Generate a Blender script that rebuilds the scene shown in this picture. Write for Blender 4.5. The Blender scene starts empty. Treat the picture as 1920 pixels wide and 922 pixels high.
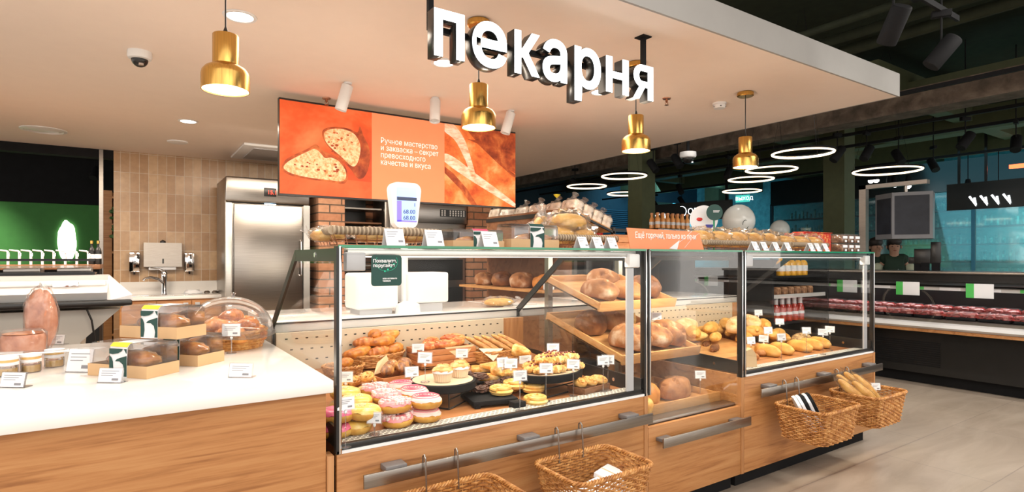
import bpy, bmesh, math, random
from math import sin, cos, pi, radians as R
from mathutils import Vector, Matrix, noise
random.seed(7)
SC = bpy.context.scene
COL = SC.collection

# ------------------------------------------------------------------ camera, world, exposure, lights
YAW, FOC, HOR, EYE = R(33.8), 1070.0, 485.0, 1.31
cd = bpy.data.cameras.new('camera'); cam = bpy.data.objects.new('camera', cd); COL.objects.link(cam)
cam.location = (0, 0, EYE); cam.rotation_euler = (R(90), 0, -YAW)
cd.sensor_width = 36; cd.lens = FOC / 1920 * 36; cd.shift_y = (HOR - 461) / 1920; cd.clip_start = .05
SC.camera = cam
W = bpy.data.worlds.new('world'); SC.world = W; W.use_nodes = True
W.node_tree.nodes['Background'].inputs[0].default_value = (1.0, .93, .86, 1)
W.node_tree.nodes['Background'].inputs[1].default_value = 1.9
vs = SC.view_settings
vs.view_transform = 'Standard'; vs.look = 'None'; vs.gamma = 1; vs.use_curve_mapping = False; vs.exposure = .0
SC.cycles.max_bounces = 8; SC.cycles.transparent_max_bounces = 24; SC.cycles.diffuse_bounces = 3
SC.cycles.glossy_bounces = 4; SC.cycles.sample_clamp_indirect = 4; SC.cycles.caustics_reflective = False; SC.cycles.caustics_refractive = False
SC.cycles.use_denoising = True

def light(kind, loc, power, color=(1, 1, 1), size=.1, size_y=None, target=None, spot=60, blend=.5):
    d = bpy.data.lights.new('light_' + kind.lower(), kind); d.energy = power; d.color = color
    o = bpy.data.objects.new(d.name, d); COL.objects.link(o); o.location = loc
    if kind == 'AREA':
        d.size = size
        if size_y: d.shape = 'RECTANGLE'; d.size_y = size_y
    else: d.shadow_soft_size = size
    if kind == 'SPOT': d.spot_size = R(spot); d.spot_blend = blend
    if target: o.rotation_euler = (Vector(target) - Vector(loc)).to_track_quat('-Z', 'Y').to_euler()
    return o
WARM = (1, .86, .70); NEU = (1, .95, .88); TEAL = (.25, .80, 1)
# unseen fill lights added over the front aisle and the staff side
light('AREA', (1.2, -1.2, 3.3), 22, NEU, 3.2, 1.2, (1.2, 1.4, .6))
light('AREA', (4.9, .4, 3.2), 50, NEU, 1.6, 1.6, (4.6, 1.0, 0))
light('AREA', (-.9, 5.6, 2.55), 105, WARM, 1.6, 1.0, (-.9, 5.6, 0))
light('AREA', (1.8, 5.8, 2.55), 75, WARM, 2.2, .8, (1.8, 6.2, 0))
light('AREA', (1.6, 3.2, 2.56), 30, WARM, 2.6, .5, (1.6, 3.0, 0))
for x in (.1, 1.2, 2.3, 3.4, 4.4):          # track spots in front of the canopy, aimed at the cases
    light('SPOT', (x, .9, 3.0), 26, NEU, .04, target=(x + .1, 2.2, .6), spot=55, blend=.7)
light('SPOT', (5.2, -.2, 3.2), 210, NEU, .04, target=(5.3, .9, 0), spot=80, blend=.6)
light('SPOT', (6.0, 1.4, 3.2), 90, NEU, .04, target=(6.9, 1.8, .7), spot=70, blend=.6)
light('SPOT', (6.0, 3.4, 3.2), 70, NEU, .04, target=(6.9, 3.2, .7), spot=70, blend=.6)
# cold blue hall behind the meat counter
light('AREA', (14.0, 4.0, 3.0), 45, TEAL, 3.0, 4.0, (16.5, 4.0, 1.5))
light('AREA', (11.5, 3.0, 3.3), 12, (.45, .85, 1), 2.0, 3.0, (11.5, 3.0, 0))
light('AREA', (13.0, 11.0, 3.0), 120, (.3, .75, 1), 3.0, 3.0, (14.5, 13.0, 1.5))
light('AREA', (14.95, 3.0, 2.7), 400, (.55, 1, .92), .3, 10, (15.4, 3.0, 1.0))
light('SPOT', (6.0, 4.2, 3.6), 60, NEU, .05, target=(5.9, 5.1, 1.7), spot=60)
light('SPOT', (4.4, 3.4, 3.6), 45, NEU, .05, target=(3.5, 4.3, 1.6), spot=60)
# green wall at the far left
for x in (-5.2, -3.9, -2.4): light('SPOT', (x, 10.6, 2.5), 260, (1, .97, .8), .05, target=(x - .1, 12.4, 1.2), spot=75, blend=.8)

def at(px, py, X=None, Y=None, Z=None):
    """the point of the plane X=, Y= or Z= that photo pixel (px, py) of 1920x922 looks at"""
    r = (px - 960) / FOC; u = (HOR - py) / FOC
    f = Vector((sin(YAW), cos(YAW), 0)); s = Vector((cos(YAW), -sin(YAW), 0))
    v = f + s * r + Vector((0, 0, u))
    k = X / v.x if X is not None else Y / v.y if Y is not None else (Z - EYE) / v.z
    return Vector((0, 0, EYE)) + v * k

# ------------------------------------------------------------------ materials
MATS = {}
def nt(name):
    m = bpy.data.materials.new(name); m.use_nodes = True; MATS[name] = m
    t = m.node_tree; return m, t, t.nodes['Principled BSDF']
def coords(t, scale=(1, 1, 1), kind='Object', rot=(0, 0, 0)):
    c = t.nodes.new('ShaderNodeTexCoord'); mp = t.nodes.new('ShaderNodeMapping'); mp.inputs['Scale'].default_value = scale; mp.inputs['Rotation'].default_value = rot
    t.links.new(c.outputs[kind], mp.inputs[0]); return mp.outputs[0]
def ramp(t, fac, stops):
    r = t.nodes.new('ShaderNodeValToRGB'); e = r.color_ramp.elements
    while len(e) < len(stops): e.new(.5)
    for i, (p, c) in enumerate(stops): e[i].position = p; e[i].color = (*c, 1)
    t.links.new(fac, r.inputs[0]); return r.outputs[0]
def bump(t, b, h, strength=.3, dist=.01):
    n = t.nodes.new('ShaderNodeBump'); n.inputs['Strength'].default_value = strength; n.inputs['Distance'].default_value = dist
    t.links.new(h, n.inputs['Height']); t.links.new(n.outputs[0], b.inputs['Normal'])
def noise_tex(t, v, scale, detail=4, rough=.5, dist=0):
    n = t.nodes.new('ShaderNodeTexNoise'); n.inputs['Scale'].default_value = scale; n.inputs['Detail'].default_value = detail
    n.inputs['Roughness'].default_value = rough; n.inputs['Distortion'].default_value = dist; t.links.new(v, n.inputs['Vector']); return n.outputs['Fac']
def plain(name, col, rough=.5, metal=0, var=.06, spec=.5, coat=0):
    m, t, b = nt(name); v = coords(t); f = noise_tex(t, v, 9)
    c2 = tuple(min(1, c * (1 + var)) for c in col); c1 = tuple(c * (1 - var) for c in col)
    t.links.new(ramp(t, f, [(.3, c1), (.7, c2)]), b.inputs['Base Color'])
    b.inputs['Roughness'].default_value = rough; b.inputs['Metallic'].default_value = metal
    b.inputs['Specular IOR Level'].default_value = spec; b.inputs['Coat Weight'].default_value = coat
    return m
def emit(name, col, s):
    m, t, b = nt(name); b.inputs['Base Color'].default_value = (*col, 1); b.inputs['Emission Color'].default_value = (*col, 1); b.inputs['Emission Strength'].default_value = s; return m
def wood(name, c1, c2, c3, scale=(.5, 6, 9), s=2.2, rough=.45):
    m, t, b = nt(name); v = coords(t, scale); f = noise_tex(t, v, s, 8, .6, 1.2)
    v2 = coords(t, tuple(k * 6 for k in scale)); g = noise_tex(t, v2, 3.2, 3, .5)
    mx = t.nodes.new('ShaderNodeMath'); mx.operation = 'MULTIPLY_ADD'; mx.inputs[1].default_value = .25; t.links.new(g, mx.inputs[0]); t.links.new(f, mx.inputs[2])
    t.links.new(ramp(t, mx.outputs[0], [(.42, c1), (.6, c2), (.8, c3)]), b.inputs['Base Color'])
    b.inputs['Roughness'].default_value = rough; bump(t, b, mx.outputs[0], .05, .002); return m
def metal(name, col, rough=.3, scale=(1, 1, 60), amp=.12, bumpy=.02):
    m, t, b = nt(name); v = coords(t, scale); f = noise_tex(t, v, 6, 4, .6)
    t.links.new(ramp(t, f, [(.3, tuple(c * (1 - amp) for c in col)), (.7, tuple(min(1, c * (1 + amp)) for c in col))]), b.inputs['Base Color'])
    b.inputs['Metallic'].default_value = 1; b.inputs['Roughness'].default_value = rough; b.inputs['Anisotropic'].default_value = .4
    bump(t, b, f, bumpy, .002); return m
def glass(name, tint=(1, 1, 1), refl=.06, ior=1.45, rough=.0, haze=0, k=.8):
    m, t, b = nt(name); t.nodes.remove(b); out = t.nodes['Material Output']
    tr = t.nodes.new('ShaderNodeBsdfTransparent'); tr.inputs[0].default_value = (*tint, 1)
    g = t.nodes.new('ShaderNodeBsdfGlossy'); g.inputs['Roughness'].default_value = rough
    fr = t.nodes.new('ShaderNodeFresnel'); fr.inputs[0].default_value = ior
    ml = t.nodes.new('ShaderNodeMath'); ml.operation = 'MULTIPLY_ADD'; ml.inputs[1].default_value = k; ml.inputs[2].default_value = refl * .3; t.links.new(fr.outputs[0], ml.inputs[0])
    mx = t.nodes.new('ShaderNodeMixShader'); t.links.new(ml.outputs[0], mx.inputs[0]); t.links.new(tr.outputs[0], mx.inputs[1]); t.links.new(g.outputs[0], mx.inputs[2])
    last = mx
    if haze:
        df = t.nodes.new('ShaderNodeBsdfDiffuse'); df.inputs[0].default_value = (.95, .95, .95, 1)
        nz = noise_tex(t, coords(t), 22, 3, .6, 1.5)
        k = t.nodes.new('ShaderNodeMath'); k.operation = 'MULTIPLY'; k.inputs[1].default_value = haze * 2; t.links.new(nz, k.inputs[0])
        m2 = t.nodes.new('ShaderNodeMixShader'); t.links.new(k.outputs[0], m2.inputs[0]); t.links.new(mx.outputs[0], m2.inputs[1]); t.links.new(df.outputs[0], m2.inputs[2]); last = m2
    t.links.new(last.outputs[0], out.inputs[0]); return m
def crust(name, lo, mid, hi, scale=14, bscale=40, rough=.5, bstr=.4, coat=0, stretch=(1, 1, 1)):
    m, t, b = nt(name); v = coords(t, stretch); f = noise_tex(t, v, scale, 5, .6, .3)
    t.links.new(ramp(t, f, [(.33, lo), (.5, mid), (.68, hi)]), b.inputs['Base Color'])
    b.inputs['Roughness'].default_value = rough; b.inputs['Coat Weight'].default_value = coat
    b.inputs['Subsurface Weight'].default_value = 0
    bump(t, b, noise_tex(t, v, bscale, 4, .6), bstr, .006); return m

OAK = wood('oak_laminate', (.26, .098, .028), (.44, .195, .066), (.52, .26, .10))
OAKP = wood('oak_post', (.34, .15, .05), (.45, .21, .08), (.52, .27, .11), (9, 6, .5))
DECK = wood('display_deck', (.26, .095, .03), (.38, .155, .052), (.45, .20, .075))
TRAYW = wood('tray_wood', (.40, .18, .055), (.54, .27, .095), (.60, .33, .13), (1, 4, 9))
DARKW = wood('walnut', (.13, .055, .025), (.23, .10, .045), (.30, .14, .065))
CRATE = wood('crate_wood', (.33, .11, .035), (.47, .18, .06), (.55, .25, .09), (2, 2, 14))
WHITE = plain('white_quartz', (.86, .84, .81), .12, var=.02, coat=.3)
WPLAST = plain('white_plastic', (.82, .82, .82), .35, var=.02)
GPLAST = plain('grey_plastic', (.48, .48, .50), .4, var=.03)
LEDGE = plain('ledge_grey', (.62, .61, .60), .25, var=.03)
PAINT = plain('ceiling_paint', (.92, .80, .71), .85, var=.01)
FASCIA = plain('fascia_paint', (.36, .35, .335), .8, var=.02)
BLACK = plain('black_enamel', (.012, .012, .012), .3, var=.1)
BLACKM = plain('black_matt', (.009, .009, .010), .75, var=.15, spec=.2)
DGREEN = plain('dark_green_paint', (.017, .022, .011), .8, var=.2, spec=.3)
COLGRN = plain('olive_column_paint', (.075, .085, .038), .7, var=.08)
CONC = crust('raw_concrete', (.06, .045, .032), (.11, .08, .06), (.17, .13, .095), 6, 30, .9, .8)
STEEL = metal('brushed_steel', (.33, .305, .28), .28, (.6, .6, 40))
STEELD = metal('dark_brushed_steel', (.34, .31, .28), .33, (2, 2, 60))
CHROME = metal('chrome', (.75, .75, .76), .08, (1, 1, 4), .04, 0)
ALU = metal('aluminium', (.72, .71, .68), .35, (1, 1, 20), .05)
BRASS = metal('brushed_brass', (.62, .37, .10), .26, (40, 40, .6), .22, .03)
GLASS = glass('case_glass', (.994, .998, .996), .01, 1.3, k=.22)
GLEDGE = plain('green_glass_edge', (.01, .22, .10), .08, var=.1, coat=1)
ACRYL = glass('clear_acrylic', (.97, .97, .98), .15, 1.45, .04, .035)
DOME = glass('dome_acrylic', (.97, .97, .97), .12, 1.35, .05, .05)
FILM = glass('plastic_film', (.985, .985, .985), .12, 1.35, .12, .035, .5)
GBOT = glass('green_bottle_glass', (.1, .18, .08), .1, 1.4)
CARD = plain('white_card', (.82, .82, .84), .7, var=.01)
INK = plain('grey_print', (.25, .25, .27), .8)
KRAFT = plain('kraft_card', (.62, .40, .21), .75, var=.05)
PAPER = plain('kraft_paper', (.68, .48, .28), .8, var=.08)
NAPKIN = plain('cream_paper', (.80, .70, .55), .8, var=.04)
GRN = plain('print_green', (.012, .06, .05), .6)
GRN2 = plain('print_leaf_green', (.01, .20, .10), .6)
YEL = plain('print_yellow', (.85, .68, .05), .6)
ORANGE = plain('coral_card', (.88, .30, .14), .5, var=.02)
PRICEG = plain('price_green', (.08, .50, .10), .6)
TEALW = plain('teal_wall', (.10, .32, .34), .7, var=.2)
NAVYW = plain('navy_wall', (.012, .04, .06), .7, var=.1)
LEDW = emit('led_white', (1, .96, .88), 1.6)
LEDR = emit('led_ring', (1, .80, .55), 2.6)
LAMPW = emit('lamp_diffuser', (1, .93, .80), 5)
SIGNW = emit('sign_face', (.93, .98, 1), 2.6)
SPOTL = emit('spot_lens', (1, .98, .92), 14)
VIO = emit('screen_blue', (.30, .45, .95), .9)
VIO2 = emit('screen_violet', (.18, .14, .62), .9)
REDLED = emit('red_led', (1, .04, .02), 4)
EXITG = emit('exit_green', (.06, .55, .45), 1.2)
RED = plain('red_gold_card', (.60, .02, .012), .35)
PINK = plain('pink_glaze', (.80, .27, .30), .25, var=.05, coat=.4)
PINK2 = plain('deep_pink_glaze', (.80, .16, .30), .25, var=.08, coat=.5)
MALLOW = plain('marshmallow', (.86, .70, .68), .6)
YGLZ = crust('yellow_glaze', (.70, .38, .05), (.80, .52, .10), (.86, .68, .30), 18, 60, .3, .15, .3)
ICING = plain('cream_icing', (.90, .76, .60), .35)
DOUGH = crust('donut_dough', (.50, .21, .025), (.66, .32, .05), (.76, .45, .10), 12, 60, .5, .1)
CROIS = crust('croissant_crust', (.30, .07, .012), (.58, .20, .025), (.76, .38, .07), 17, 60, .35, .5, .25)
CROISD = crust('dark_croissant_crust', (.24, .055, .012), (.52, .16, .03), (.75, .32, .08), 17, 60, .35, .5, .3)
BAG = crust('baguette_crust', (.52, .22, .035), (.72, .40, .10), (.82, .58, .24), 11, 50, .5, .3)
BAGD = crust('dark_baguette_crust', (.30, .12, .03), (.50, .23, .06), (.66, .38, .13), 13, 60, .5, .5)
LOAF = crust('rye_crust', (.20, .065, .015), (.38, .15, .04), (.56, .30, .11), 9, 50, .6, .5)
FLOUR = crust('floured_crust', (.13, .04, .012), (.36, .155, .055), (.80, .66, .50), 6, 60, .75, .5)
DLOAF = crust('dark_crust', (.09, .03, .012), (.20, .075, .025), (.36, .16, .06), 10, 50, .5, .6)
SEED = crust('seeded_crust', (.12, .055, .02), (.36, .22, .09), (.66, .48, .24), 55, 90, .7, 1)
GOLD = crust('golden_loaf', (.38, .12, .02), (.56, .22, .04), (.70, .36, .09), 7, 50, .5, .3)
CHOC = crust('chocolate', (.035, .012, .007), (.075, .028, .015), (.14, .06, .035), 40, 80, .4, 1)
FLAKY = crust('flaky_pastry', (.52, .20, .03), (.76, .40, .10), (.90, .66, .32), 24, 60, .4, .6, .2)
BERRY = plain('berry', (.16, .015, .015), .3, coat=.5)
MEAT = crust('raw_meat', (.16, .012, .012), (.36, .04, .035), (.62, .22, .18), 13, 30, .3, .5, .5)
WICK = crust('honey_wicker', (.26, .085, .015), (.48, .21, .055), (.66, .36, .13), 30, 60, .5, .4)
WICKD = crust('amber_wicker', (.30, .11, .025), (.50, .22, .055), (.66, .36, .12), 40, 60, .45, .4, .3)
ROPE = plain('striped_rattan', (.40, .31, .21), .7)
ROPED = plain('dark_rattan', (.19, .135, .085), .7)
COPPER = metal('copper_wire', (.42, .20, .12), .3)
JUICE = plain('orange_juice', (.85, .42, .01), .15, coat=1)
ROSE = plain('rose_wine', (.45, .025, .012), .12, coat=1)
FOIL = plain('foil_white', (.75, .75, .78), .3)
HONEY = plain('honey', (.72, .45, .15), .2, coat=.6)
SKIN = plain('skin', (.50, .29, .20), .6)
HAIR = plain('dark_hair', (.015, .01, .009), .5)
VEST = plain('green_vest', (.012, .035, .02), .8)
SHIRT = plain('pale_shirt', (.55, .60, .45), .8)
TROUS = plain('dark_trousers', (.01, .01, .012), .8)
BALW = plain('pearl_balloon', (.85, .87, .84), .25, coat=.5)
LEAF = plain('leaf', (.03, .10, .015), .6, var=.3)
COOKIE = crust('cookie_mix', (.12, .04, .015), (.34, .14, .05), (.62, .36, .18), 30, 60, .6, .8)
BREADBAG = crust('bagged_bread', (.60, .45, .33), (.74, .63, .52), (.84, .77, .70), 8, 40, .35, .3, .4)
GREENW = plain('green_accent_wall', (.06, .24, .055), .8, var=.05)

def brick_mat(name, c1, c2, mort, scale, bw, bh, msize=.012, rot=(R(90), 0, 0), off=.5, rough=.6, bstr=.3, vary=None):
    m, t, b = nt(name); v = coords(t, (1, 1, 1), 'Object', rot)
    br = t.nodes.new('ShaderNodeTexBrick'); br.offset = off
    br.inputs['Color1'].default_value = (*c1, 1); br.inputs['Color2'].default_value = (*c2, 1); br.inputs['Mortar'].default_value = (*mort, 1)
    br.inputs['Scale'].default_value = scale; br.inputs['Mortar Size'].default_value = msize; br.inputs['Brick Width'].default_value = bw; br.inputs['Row Height'].default_value = bh; br.inputs['Mortar Smooth'].default_value = .1
    t.links.new(v, br.inputs['Vector'])
    nz = noise_tex(t, coords(t), 14, 5, .6)
    mx = t.nodes.new('ShaderNodeMix'); mx.data_type = 'RGBA'; mx.blend_type = 'MULTIPLY'; mx.inputs[0].default_value = vary or .3
    t.links.new(br.outputs[0], mx.inputs['A']); t.links.new(ramp(t, nz, [(.3, (.6, .55, .5)), (.7, (1, 1, 1))]), mx.inputs['B'])
    t.links.new(mx.outputs['Result'], b.inputs['Base Color']); b.inputs['Roughness'].default_value = rough
    iv = t.nodes.new('ShaderNodeMath'); iv.operation = 'SUBTRACT'; iv.inputs[0].default_value = 1; t.links.new(br.outputs['Fac'], iv.inputs[1])
    bump(t, b, iv.outputs[0], bstr, .008); return m
TILE = brick_mat('zellige_tile', (.66, .45, .27), (.46, .27, .14), (.70, .58, .44), 1, .095, .235, .003, off=0, rough=.25, vary=.45)
BRICK = brick_mat('red_brick', (.50, .21, .11), (.66, .36, .22), (.16, .11, .08), 1, .30, .105, .009, rough=.85, bstr=.8, vary=.6)
def floor_mat():
    m, t, b = nt('stone_floor_tile'); v = coords(t, (1, 1, 1), 'Object')
    br = t.nodes.new('ShaderNodeTexBrick'); br.offset = .5; br.inputs['Scale'].default_value = 1; br.inputs['Brick Width'].default_value = 1.2; br.inputs['Row Height'].default_value = .6; br.inputs['Mortar Size'].default_value = .003
    br.inputs['Color1'].default_value = (.50, .415, .33, 1); br.inputs['Color2'].default_value = (.45, .37, .295, 1); br.inputs['Mortar'].default_value = (.34, .28, .23, 1)
    t.links.new(v, br.inputs['Vector'])
    nz = noise_tex(t, coords(t, (.5, 2.2, 1)), 1.6, 6, .65, 1.5)
    mx = t.nodes.new('ShaderNodeMix'); mx.data_type = 'RGBA'; mx.blend_type = 'MULTIPLY'; mx.inputs[0].default_value = .6
    t.links.new(br.outputs[0], mx.inputs['A']); t.links.new(ramp(t, nz, [(.35, (.62, .58, .54)), (.65, (1, 1, 1))]), mx.inputs['B'])
    t.links.new(mx.outputs['Result'], b.inputs['Base Color']); b.inputs['Roughness'].default_value = .28
    bump(t, b, nz, .03, .002); return m
FLOOR = floor_mat()
SLOT = plain('slot_panel', (.62, .52, .38), .35, var=.02)
def vent_mat():
    m, t, b = nt('vent_grille'); v = coords(t, (1, 1, 1), 'Object')
    br = t.nodes.new('ShaderNodeTexBrick'); br.offset = .5; br.inputs['Scale'].default_value = 1; br.inputs['Brick Width'].default_value = .022; br.inputs['Row Height'].default_value = .014
    br.inputs['Mortar Size'].default_value = .0028; br.inputs['Mortar Smooth'].default_value = 0
    br.inputs['Color1'].default_value = br.inputs['Color2'].default_value = (.10, .09, .07, 1); br.inputs['Mortar'].default_value = (.82, .80, .74, 1)
    t.links.new(v, br.inputs['Vector']); t.links.new(br.outputs[0], b.inputs['Base Color']); b.inputs['Roughness'].default_value = .4; return m
VENT = vent_mat()

# ------------------------------------------------------------------ geometry helpers
class G:
    """collects shapes; build() links them as one mesh object"""
    def __init__(s): s.bm = bmesh.new()
    def add(s, verts, faces):
        vs_ = [s.bm.verts.new(v) for v in verts]
        for f in faces:
            try: s.bm.faces.new([vs_[i] for i in f])
            except ValueError: pass
        return s
    def box(s, x0, x1, y0, y1, z0, z1, bev=0, seg=2):
        v = [(x, y, z) for x in (x0, x1) for y in (y0, y1) for z in (z0, z1)]
        n0 = len(s.bm.verts)
        s.add(v, [(0, 1, 3, 2), (4, 6, 7, 5), (0, 4, 5, 1), (2, 3, 7, 6), (0, 2, 6, 4), (1, 5, 7, 3)])
        if bev:
            s.bm.verts.ensure_lookup_table(); vv = s.bm.verts[n0:]
            es = {e for q in vv for e in q.link_edges}
            bmesh.ops.bevel(s.bm, geom=list(es), offset=bev, segments=seg, profile=.5, affect='EDGES')
        return s
    def cbox(s, c, d, bev=0, seg=2):
        return s.box(c[0] - d[0] / 2, c[0] + d[0] / 2, c[1] - d[1] / 2, c[1] + d[1] / 2, c[2] - d[2] / 2, c[2] + d[2] / 2, bev, seg)
    def lathe(s, prof, n=24, c=(0, 0, 0), ribs=0, amp=0):
        vs_, fs = [], []
        for (r, z) in prof:
            for i in range(n):
                a = 2 * pi * i / n; rr = r + (amp if ribs and i % 2 else 0)
                vs_.append((c[0] + rr * cos(a), c[1] + rr * sin(a), c[2] + z))
        for j in range(len(prof) - 1):
            for i in range(n): fs.append((j * n + i, j * n + (i + 1) % n, (j + 1) * n + (i + 1) % n, (j + 1) * n + i))
        if prof[0][0] > 1e-5: fs.append(tuple(range(n))[::-1])
        if prof[-1][0] > 1e-5: fs.append(tuple(range((len(prof) - 1) * n, len(prof) * n)))
        return s.add(vs_, fs)
    def cyl(s, a, b, r, n=12, r2=None): return s.tube([a, b], [r, r if r2 is None else r2], n)
    def tube(s, pts, rad, n=6, closed=False):
        pts = [Vector(p) for p in pts]; m = len(pts); vs_, fs = [], []
        if not hasattr(rad, '__len__'): rad = [rad] * m
        up = None
        for i, p in enumerate(pts):
            a = pts[i - 1] if (i or closed) else p; b = pts[(i + 1) % m] if (i < m - 1 or closed) else p
            d = (b - a).normalized()
            if up is None: up = Vector((0, 0, 1)) if abs(d.z) < .9 else Vector((1, 0, 0))
            u = d.cross(up)
            if u.length < 1e-4: u = d.orthogonal()
            u.normalize(); w = u.cross(d).normalized(); up = w
            for k in range(n):
                t = 2 * pi * k / n; vs_.append(p + (u * cos(t) + w * sin(t)) * rad[i])
        for j in range(m if closed else m - 1):
            q = (j + 1) % m
            for k in range(n): fs.append((j * n + k, j * n + (k + 1) % n, q * n + (k + 1) % n, q * n + k))
        if not closed: fs += [tuple(range(n))[::-1], tuple(range((m - 1) * n, m * n))]
        return s.add(vs_, fs)
    def prism(s, poly, a0, a1, axis='y'):
        """poly in the two other axes, extruded along axis from a0 to a1"""
        f = {'y': lambda p, a: (p[0], a, p[1]), 'x': lambda p, a: (a, p[0], p[1]), 'z': lambda p, a: (p[0], p[1], a)}[axis]
        n = len(poly); v = [f(p, a0) for p in poly] + [f(p, a1) for p in poly]
        return s.add(v, [tuple(range(n)), tuple(range(n, 2 * n))[::-1]] + [(i, (i + 1) % n, n + (i + 1) % n, n + i) for i in range(n)])
    def blob(s, rx, ry, rz, c=(0, 0, 0), amp=.1, freq=2, seed=0, n=20, flat=.0, power=1, scores=None):
        m = n // 2 + 2; vs_, fs = [], []
        sd = Vector((seed * 3.1, seed * 1.7, seed * .9))
        for j in range(m + 1):
            th = pi * j / m - pi / 2
            for i in range(n):
                a = 2 * pi * i / n
                x, y, z = cos(th) * cos(a), cos(th) * sin(a), sin(th)
                k = 1 + amp * noise.noise(Vector((x, y, z)) * freq + sd)
                if scores: k *= scores(x, y, z)
                if power != 1:
                    z = math.copysign(abs(z) ** power, z)
                z = max(z * k, -flat) if flat else z * k
                vs_.append((c[0] + x * k * rx, c[1] + y * k * ry, c[2] + z * rz))
        for j in range(m):
            for i in range(n): fs.append((j * n + i, j * n + (i + 1) % n, (j + 1) * n + (i + 1) % n, (j + 1) * n + i))
        s.add(vs_, fs); return s
    def mesh(s, name, smooth=True):
        bmesh.ops.remove_doubles(s.bm, verts=s.bm.verts, dist=1e-6)
        bmesh.ops.recalc_face_normals(s.bm, faces=s.bm.faces)
        me = bpy.data.meshes.new(name); s.bm.to_mesh(me); s.bm.free()
        if smooth:
            for p in me.polygons: p.use_smooth = True
            me.set_sharp_from_angle(angle=R(40))
        return me
    def build(s, name, mat, parent=None, smooth=True, loc=None, rot=None, kind=None, label=None):
        me = s.mesh(name, smooth); me.materials.append(mat)
        o = bpy.data.objects.new(name, me); COL.objects.link(o)
        if parent: o.parent = parent
        if loc is not None: o.location = loc
        if rot is not None: o.rotation_euler = rot
        if kind: o['kind'] = kind
        if label: o['label'] = label
        return o
def tag(o, label, cat, group=None, kind=None):
    o['label'] = label; o['category'] = cat
    if group: o['group'] = group
    if kind: o['kind'] = kind
    return o
def thing(name, label, cat, loc=(0, 0, 0), rz=0, group=None, rot=None):
    o = bpy.data.objects.new(name, None); COL.objects.link(o); o.location = loc; o.rotation_euler = rot or (0, 0, rz); o.empty_display_size = .05
    return tag(o, label, cat, group)
def dup(root, loc, rz=0, label=None, group=None, scale=None, rot=None):
    r = root.copy(); COL.objects.link(r); r.location = loc; r.rotation_euler = rot or (0, 0, rz)
    if label: r['label'] = label
    if group: r['group'] = group
    if scale is not None: r.scale = (scale,) * 3 if not hasattr(scale, '__len__') else scale
    for ch in list(root.children):
        c = ch.copy(); COL.objects.link(c); c.parent = r
        for g in list(ch.children):
            d = g.copy(); COL.objects.link(d); d.parent = c
    return r
class Kind:
    """a kind of thing: made once, later ones are copies of the first"""
    def __init__(s, maker): s.maker = maker; s.first = None
    def __call__(s, label, loc, rz=0, group=None, scale=None, rot=None):
        if s.first is None:
            s.first = s.maker(); o = s.first; o['label'] = label; o.location = loc; o.rotation_euler = rot or (0, 0, rz)
            if group: o['group'] = group
            if scale is not None: o.scale = (scale,) * 3 if not hasattr(scale, '__len__') else scale
            return o
        o = dup(s.first, loc, rz, label, group, scale if scale is not None else 1, rot)
        if not group and 'group' in o: del o['group']
        return o
def single(name, cat, g, mat, smooth=True):
    """maker of a one-mesh thing"""
    def mk():
        o = g().build(name, mat, None, smooth); o['category'] = cat; return o
    return Kind(mk)
def struct(name, g, mat, smooth=False):
    o = g.build(name, mat, None, smooth); o['kind'] = 'structure'; return o
def text(name, s, size, mat, parent=None, loc=(0, 0, 0), rot=(R(90), 0, 0), extrude=.0006, align='LEFT', bold=0, sx=1, line=1.0):
    c = bpy.data.curves.new('t', 'FONT'); c.body = s.replace('н', 'h'); c.size = size; c.extrude = extrude; c.small_caps_scale = .745
    for i, ch in enumerate(s):
        if ch == 'н': c.body_format[i].use_small_caps = True     # the built-in font fills its own н wrongly
    c.align_x = align; c.offset = bold; c.resolution_u = 3; c.space_line = line
    o = bpy.data.objects.new('t', c); COL.objects.link(o)
    me = bpy.data.meshes.new_from_object(o.evaluated_get(bpy.context.evaluated_depsgraph_get())); bpy.data.objects.remove(o); bpy.data.curves.remove(c)
    me.name = name; me.materials.clear(); me.materials.append(mat)
    ob = bpy.data.objects.new(name, me); COL.objects.link(ob); ob.location = loc; ob.rotation_euler = rot; ob.scale = (sx, 1, 1)
    if parent: ob.parent = parent
    return ob
# ------------------------------------------------------------------ the setting
ZC = 2.60                       # underside of the white canopy
FY, X0, X1, X2, X3 = 1.95, .583, 2.105, 2.88, 4.43   # case fronts and the joints between the units
struct('floor', G().box(-9, 24, -6, 16, -.1, 0), FLOOR)
struct('ceiling', G().box(-9, 5.07, 2.07, 8.45, ZC, 2.76), PAINT)
struct('trim_1', G().box(-9, 5.085, 2.055, 2.07, ZC - .001, 2.78).box(5.07, 5.085, 2.07, 8.45, ZC - .001, 2.78), FASCIA)['label'] = 'grey painted front edge of the canopy'
g = G().box(3.5, 24, -6, 16, 4.0, 4.1)
struct('ceiling_hall', g, DGREEN)
struct('ceiling_back', G().box(-9, 5.5, 8.45, 16, 3.2, 3.3), BLACKM)
g = G(); g.box(-1.62 + .0, 5.0, 8.29, 8.45, 0, ZC)
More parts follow.
